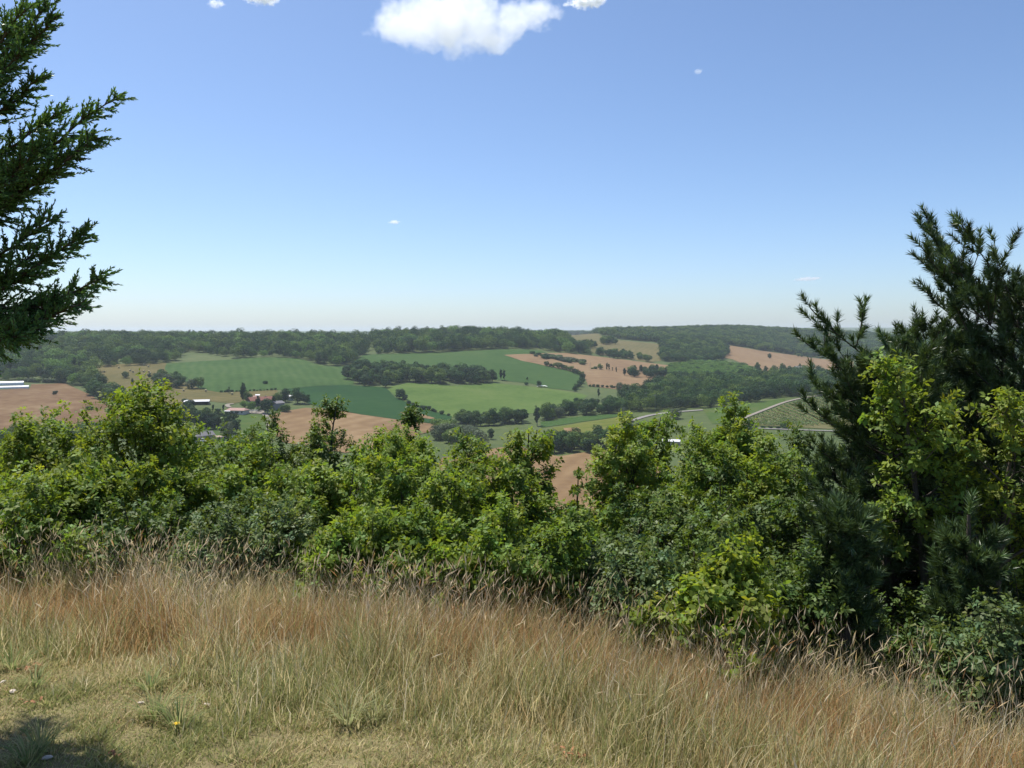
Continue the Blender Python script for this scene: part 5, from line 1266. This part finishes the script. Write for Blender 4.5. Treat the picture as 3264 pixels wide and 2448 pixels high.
# stones
M_STONE = flat_mat('pale_limestone', (0.50, 0.43, 0.36), 0.9, 0.15, 20)
def stone_mesh(seed):
    g = rng(seed); V = []; k = 8
    for z, r in ((-.3, .7), (0.05, 1.0), (.35, .75), (.5, .3)):
        V += [(math.cos(2*math.pi*i/k)*r*g.uniform(.75, 1.2), math.sin(2*math.pi*i/k)*r*.7*g.uniform(.75, 1.2), z*g.uniform(.8, 1.2)) for i in range(k)]
    F = [(s*k + i, s*k + (i+1) % k, (s+1)*k + (i+1) % k, (s+1)*k + i) for s in range(3) for i in range(k)] + [tuple(range(k))[::-1], tuple(range(3*k, 4*k))]
    me = bpy.data.meshes.new('stone'); me.from_pydata(V, [], F); me.materials.append(M_STONE); me.update(); return me
ST = [stone_mesh(i) for i in range(4)]
for k, (u_, v_, s, lab) in enumerate([(450,2246,.028,'pinkish white stone on the worn turf'),(418,2302,.024,'small white stone below the pinkish one'),(785,2246,.035,'pale stone under the big blue green tuft'),(660,2252,.03,'flat grey stone left of the pale stone'),(150,2425,.035,'pale stone in front of the shadow'),(10,2180,.03,'whitish stone at the left edge of the turf'),(40,2213,.04,'flat whitish stone near the left edge'),(560,2245,.018,'tiny stone in the turf between the two paler ones'),(190,2205,.02,'tiny white stone beside the green tuft')]):
    p = ground_px(u_, v_); o = obj('stone', ST[k % 4], None, p + Vector((0, 0, s*.35)), label=lab, category='stone', group='pale stones in the turf'); o.scale = (s*.75, s*.6, s*.5); o.rotation_euler = (0, 0, k*.9)

# yellow flower
M_PETAL = flat_mat('yellow_petal', (0.75, 0.52, 0.03), 0.6, 0.1, 20); M_STEM = flat_mat('green_stem', (0.10, 0.16, 0.04), 0.7, 0.1, 20)
p = ground_px(562, 2345); t = thing('yellow_flower', 'single small yellow flower in the turf', 'flower', p)
m = MB(); m.tube((0, 0, -.01), (0, 0, .06), .0022, .0018, 5); m.build('stem', M_STEM, t)
for k in range(9):
    a = 2*math.pi*k/9; c, s = math.cos(a), math.sin(a); m = MB()
    m.add([(0, 0, .06), (c*.008 - s*.005, s*.008 + c*.005, .064), (c*.020, s*.020, .063), (c*.008 + s*.005, s*.008 - c*.005, .064)], [(0, 1, 2, 3)]); m.build('petal', M_PETAL, t)
# fallen oak leaves, dry and orange
M_DEADLEAF = flat_mat('dead_leaf_orange', (0.26, 0.125, 0.055), 0.8, 0.25, 30)
def dead_leaf(seed):
    g = rng(seed); o = [(0, 0), (.02, .012), (.035, .009), (.05, .022), (.065, .012), (.085, .018), (.10, 0)]
    V = [(x, y*g.uniform(.8, 1.2), .012*math.sin(x*30) + abs(y)*.5) for x, y in o] + [(x, -y*g.uniform(.8, 1.2), .012*math.sin(x*30) + abs(y)*.5) for x, y in o[1:-1][::-1]]
    me = bpy.data.meshes.new('dead_leaf'); me.from_pydata(V, [], [tuple(range(len(V)))]); me.materials.append(M_DEADLEAF); me.update(); return me
DL = [dead_leaf(i) for i in range(3)]
gk = random.Random(8)
for (u_, v_, nn, lab) in [(100,2146,7,'dry orange oak leaf at the left edge of the turf'),(365,2432,6,'dry orange oak leaf at the bottom left'),(1820,2428,9,'dry orange oak leaf at the bottom centre right'),(100,2262,5,'dry brown oak leaf above the shadow')]:
    for k in range(nn):
        p = ground_px(u_ + gk.uniform(-32, 32), v_ + gk.uniform(-8, 8)); o = obj('dead_leaf', DL[k % 3], None, p + Vector((0, 0, .02 + gk.uniform(0, .03))), label=lab, category='dead leaf', group='dry oak leaves on the ground')
        o.rotation_euler = (gk.uniform(-.5, .5), gk.uniform(-.5, .5), gk.uniform(0, 6.28)); o.scale = (.42,)*3
# ------------------------------------------------------------------ clouds
def cloud_mat(name, lobes, dens, seed, nscale, thr=0.30, gain=3.5):
    m, n, l = new_mat(name)
    out = n.new('ShaderNodeOutputMaterial'); tc = n.new('ShaderNodeTexCoord')
    nz = n.new('ShaderNodeTexNoise'); nz.noise_dimensions = '4D'; nz.inputs['W'].default_value = seed; nz.inputs['Scale'].default_value = nscale; nz.inputs['Detail'].default_value = 10; nz.inputs['Roughness'].default_value = 0.66
    l.new(tc.outputs['Object'], nz.inputs['Vector'])
    cur = None
    for (c, r) in lobes:
        a = n.new('ShaderNodeVectorMath'); a.operation = 'SUBTRACT'; a.inputs[1].default_value = c; l.new(tc.outputs['Object'], a.inputs[0])
        b = n.new('ShaderNodeVectorMath'); b.operation = 'DIVIDE'; b.inputs[1].default_value = r; l.new(a.outputs[0], b.inputs[0])
        d = n.new('ShaderNodeVectorMath'); d.operation = 'LENGTH'; l.new(b.outputs[0], d.inputs[0])
        if cur is None: cur = d.outputs['Value']
        else:
            k = n.new('ShaderNodeMath'); k.operation = 'SMOOTH_MIN'; k.inputs[2].default_value = 0.18; l.new(cur, k.inputs[0]); l.new(d.outputs['Value'], k.inputs[1]); cur = k.outputs[0]
    # density = (1 - d + (noise - .5)*1.3 - thr) * gain
    s = n.new('ShaderNodeMath'); s.operation = 'SUBTRACT'; s.inputs[0].default_value = 1.0 - thr - 1.45; l.new(cur, s.inputs[1])
    q = n.new('ShaderNodeMath'); q.operation = 'MULTIPLY_ADD'; q.inputs[1].default_value = 2.9; l.new(nz.outputs[0], q.inputs[0]); l.new(s.outputs[0], q.inputs[2])
    g = n.new('ShaderNodeMath'); g.operation = 'MULTIPLY'; g.inputs[1].default_value = gain; g.use_clamp = True; l.new(q.outputs[0], g.inputs[0])
    e = n.new('ShaderNodeMath'); e.operation = 'MULTIPLY'; e.inputs[1].default_value = dens; l.new(g.outputs[0], e.inputs[0])
    v = n.new('ShaderNodeVolumePrincipled'); v.inputs['Color'].default_value = (0.97, 0.98, 1.0, 1); v.inputs['Anisotropy'].default_value = 0.35
    l.new(e.outputs[0], v.inputs['Density']); l.new(v.outputs[0], out.inputs['Volume'])
    return m

def cloud(u, v, wpx, hpx, lobes, label, seed, dens=0.03, alt=1500.0, thr=0.30, gain=3.5, depth=0.55):
    s = (VH - v) / FPX; D = alt / s; a = (u - UC) / FPX
    k = D / FPX
    hx, hz = wpx*k/2, hpx*k/2; hy = hx*depth
    m = MB(); m.box(-hx, hx, -hy, hy, -hz, hz)
    L = [((x*hx, y*hy, z*hz), (rx*hx, ry*hy, rz*hz)) for x, y, z, rx, ry, rz in lobes]
    o = m.build('cloud', cloud_mat('cloud_vapour', L, dens*600.0/max(hx*2, 150), seed, 5.0/hx, thr, gain), None, (a*D, D, alt + EYE), label=label, category='cloud')
    o.rotation_euler = (0, 0, -math.atan2(a, 1))
    return o
cloud(1488, 70, 710, 300, [(-.46,0,-.02,.40,.9,.46),(-.22,0,.10,.42,.95,.60),(-.16,0,-.2,.38,.9,.45),(.12,0,-.12,.32,.8,.42),(.24,0,-.36,.24,.6,.28),(.40,0,.10,.26,.7,.30),(.60,0,.22,.26,.6,.28),(.08,0,.14,.32,.8,.36),(-.60,0,-.28,.2,.5,.22),(.46,0,-.14,.16,.5,.2)],
      'large bright white cumulus cloud at the top centre of the sky', 3.1, dens=0.012, thr=.19)
cloud(1875, 4, 170, 70, [(-.1,0,0,.8,.9,.8),(.3,0,.1,.5,.8,.7)], 'small white cloud just right of the big cumulus', 7.7, dens=0.03)
cloud(830, -12, 190, 80, [(0,0,0,.85,.9,.8),(-.4,0,.1,.5,.7,.7)], 'small white cloud cut by the top left edge of the sky', 11.2, dens=0.03)
cloud(690, 14, 64, 46, [(-.2,0,0,.7,.9,.9),(.4,0,.2,.5,.7,.6)], 'tiny cloud wisp left of the cloud at the top edge', 5.4, dens=0.012)
cloud(1258, 708, 50, 20, [(0,0,0,.9,.9,.9)], 'tiny low cloud puff in mid sky over the long wood', 2.4, dens=0.010)
cloud(2575, 889, 100, 22, [(-.1,0,0,.9,.9,.8),(.4,0,.1,.5,.9,.6)], 'thin low cloud streak left of the pines', 8.8, dens=0.010)
cloud(2225, 228, 44, 26, [(0,0,0,.9,.9,.9)], 'faint cloud wisp right of the cumulus', 9.9, dens=0.006)

# ------------------------------------------------------------------ the air of a hot midday
hz_m, n, l = new_mat('haze_air')
out = n.new('ShaderNodeOutputMaterial'); pv = n.new('ShaderNodeVolumePrincipled')
pv.inputs['Color'].default_value = (0.78, 0.87, 1.0, 1); pv.inputs['Density'].default_value = 0.000075; pv.inputs['Anisotropy'].default_value = 0.2
l.new(pv.outputs[0], out.inputs['Volume'])
_tz = np.zeros(len(terrain.data.vertices)*3, np.float32); terrain.data.vertices.foreach_get('co', _tz); _tz = _tz.reshape(-1, 3)[:, 2]
print('land', _tz.min(), _tz.max())
m = MB(); m.box(-15500, 15500, -15500, 15500, float(_tz.min()) - 1.0, float(_tz.max()) + 20.0)
hz = m.build('haze', hz_m, None, None, kind='stuff')
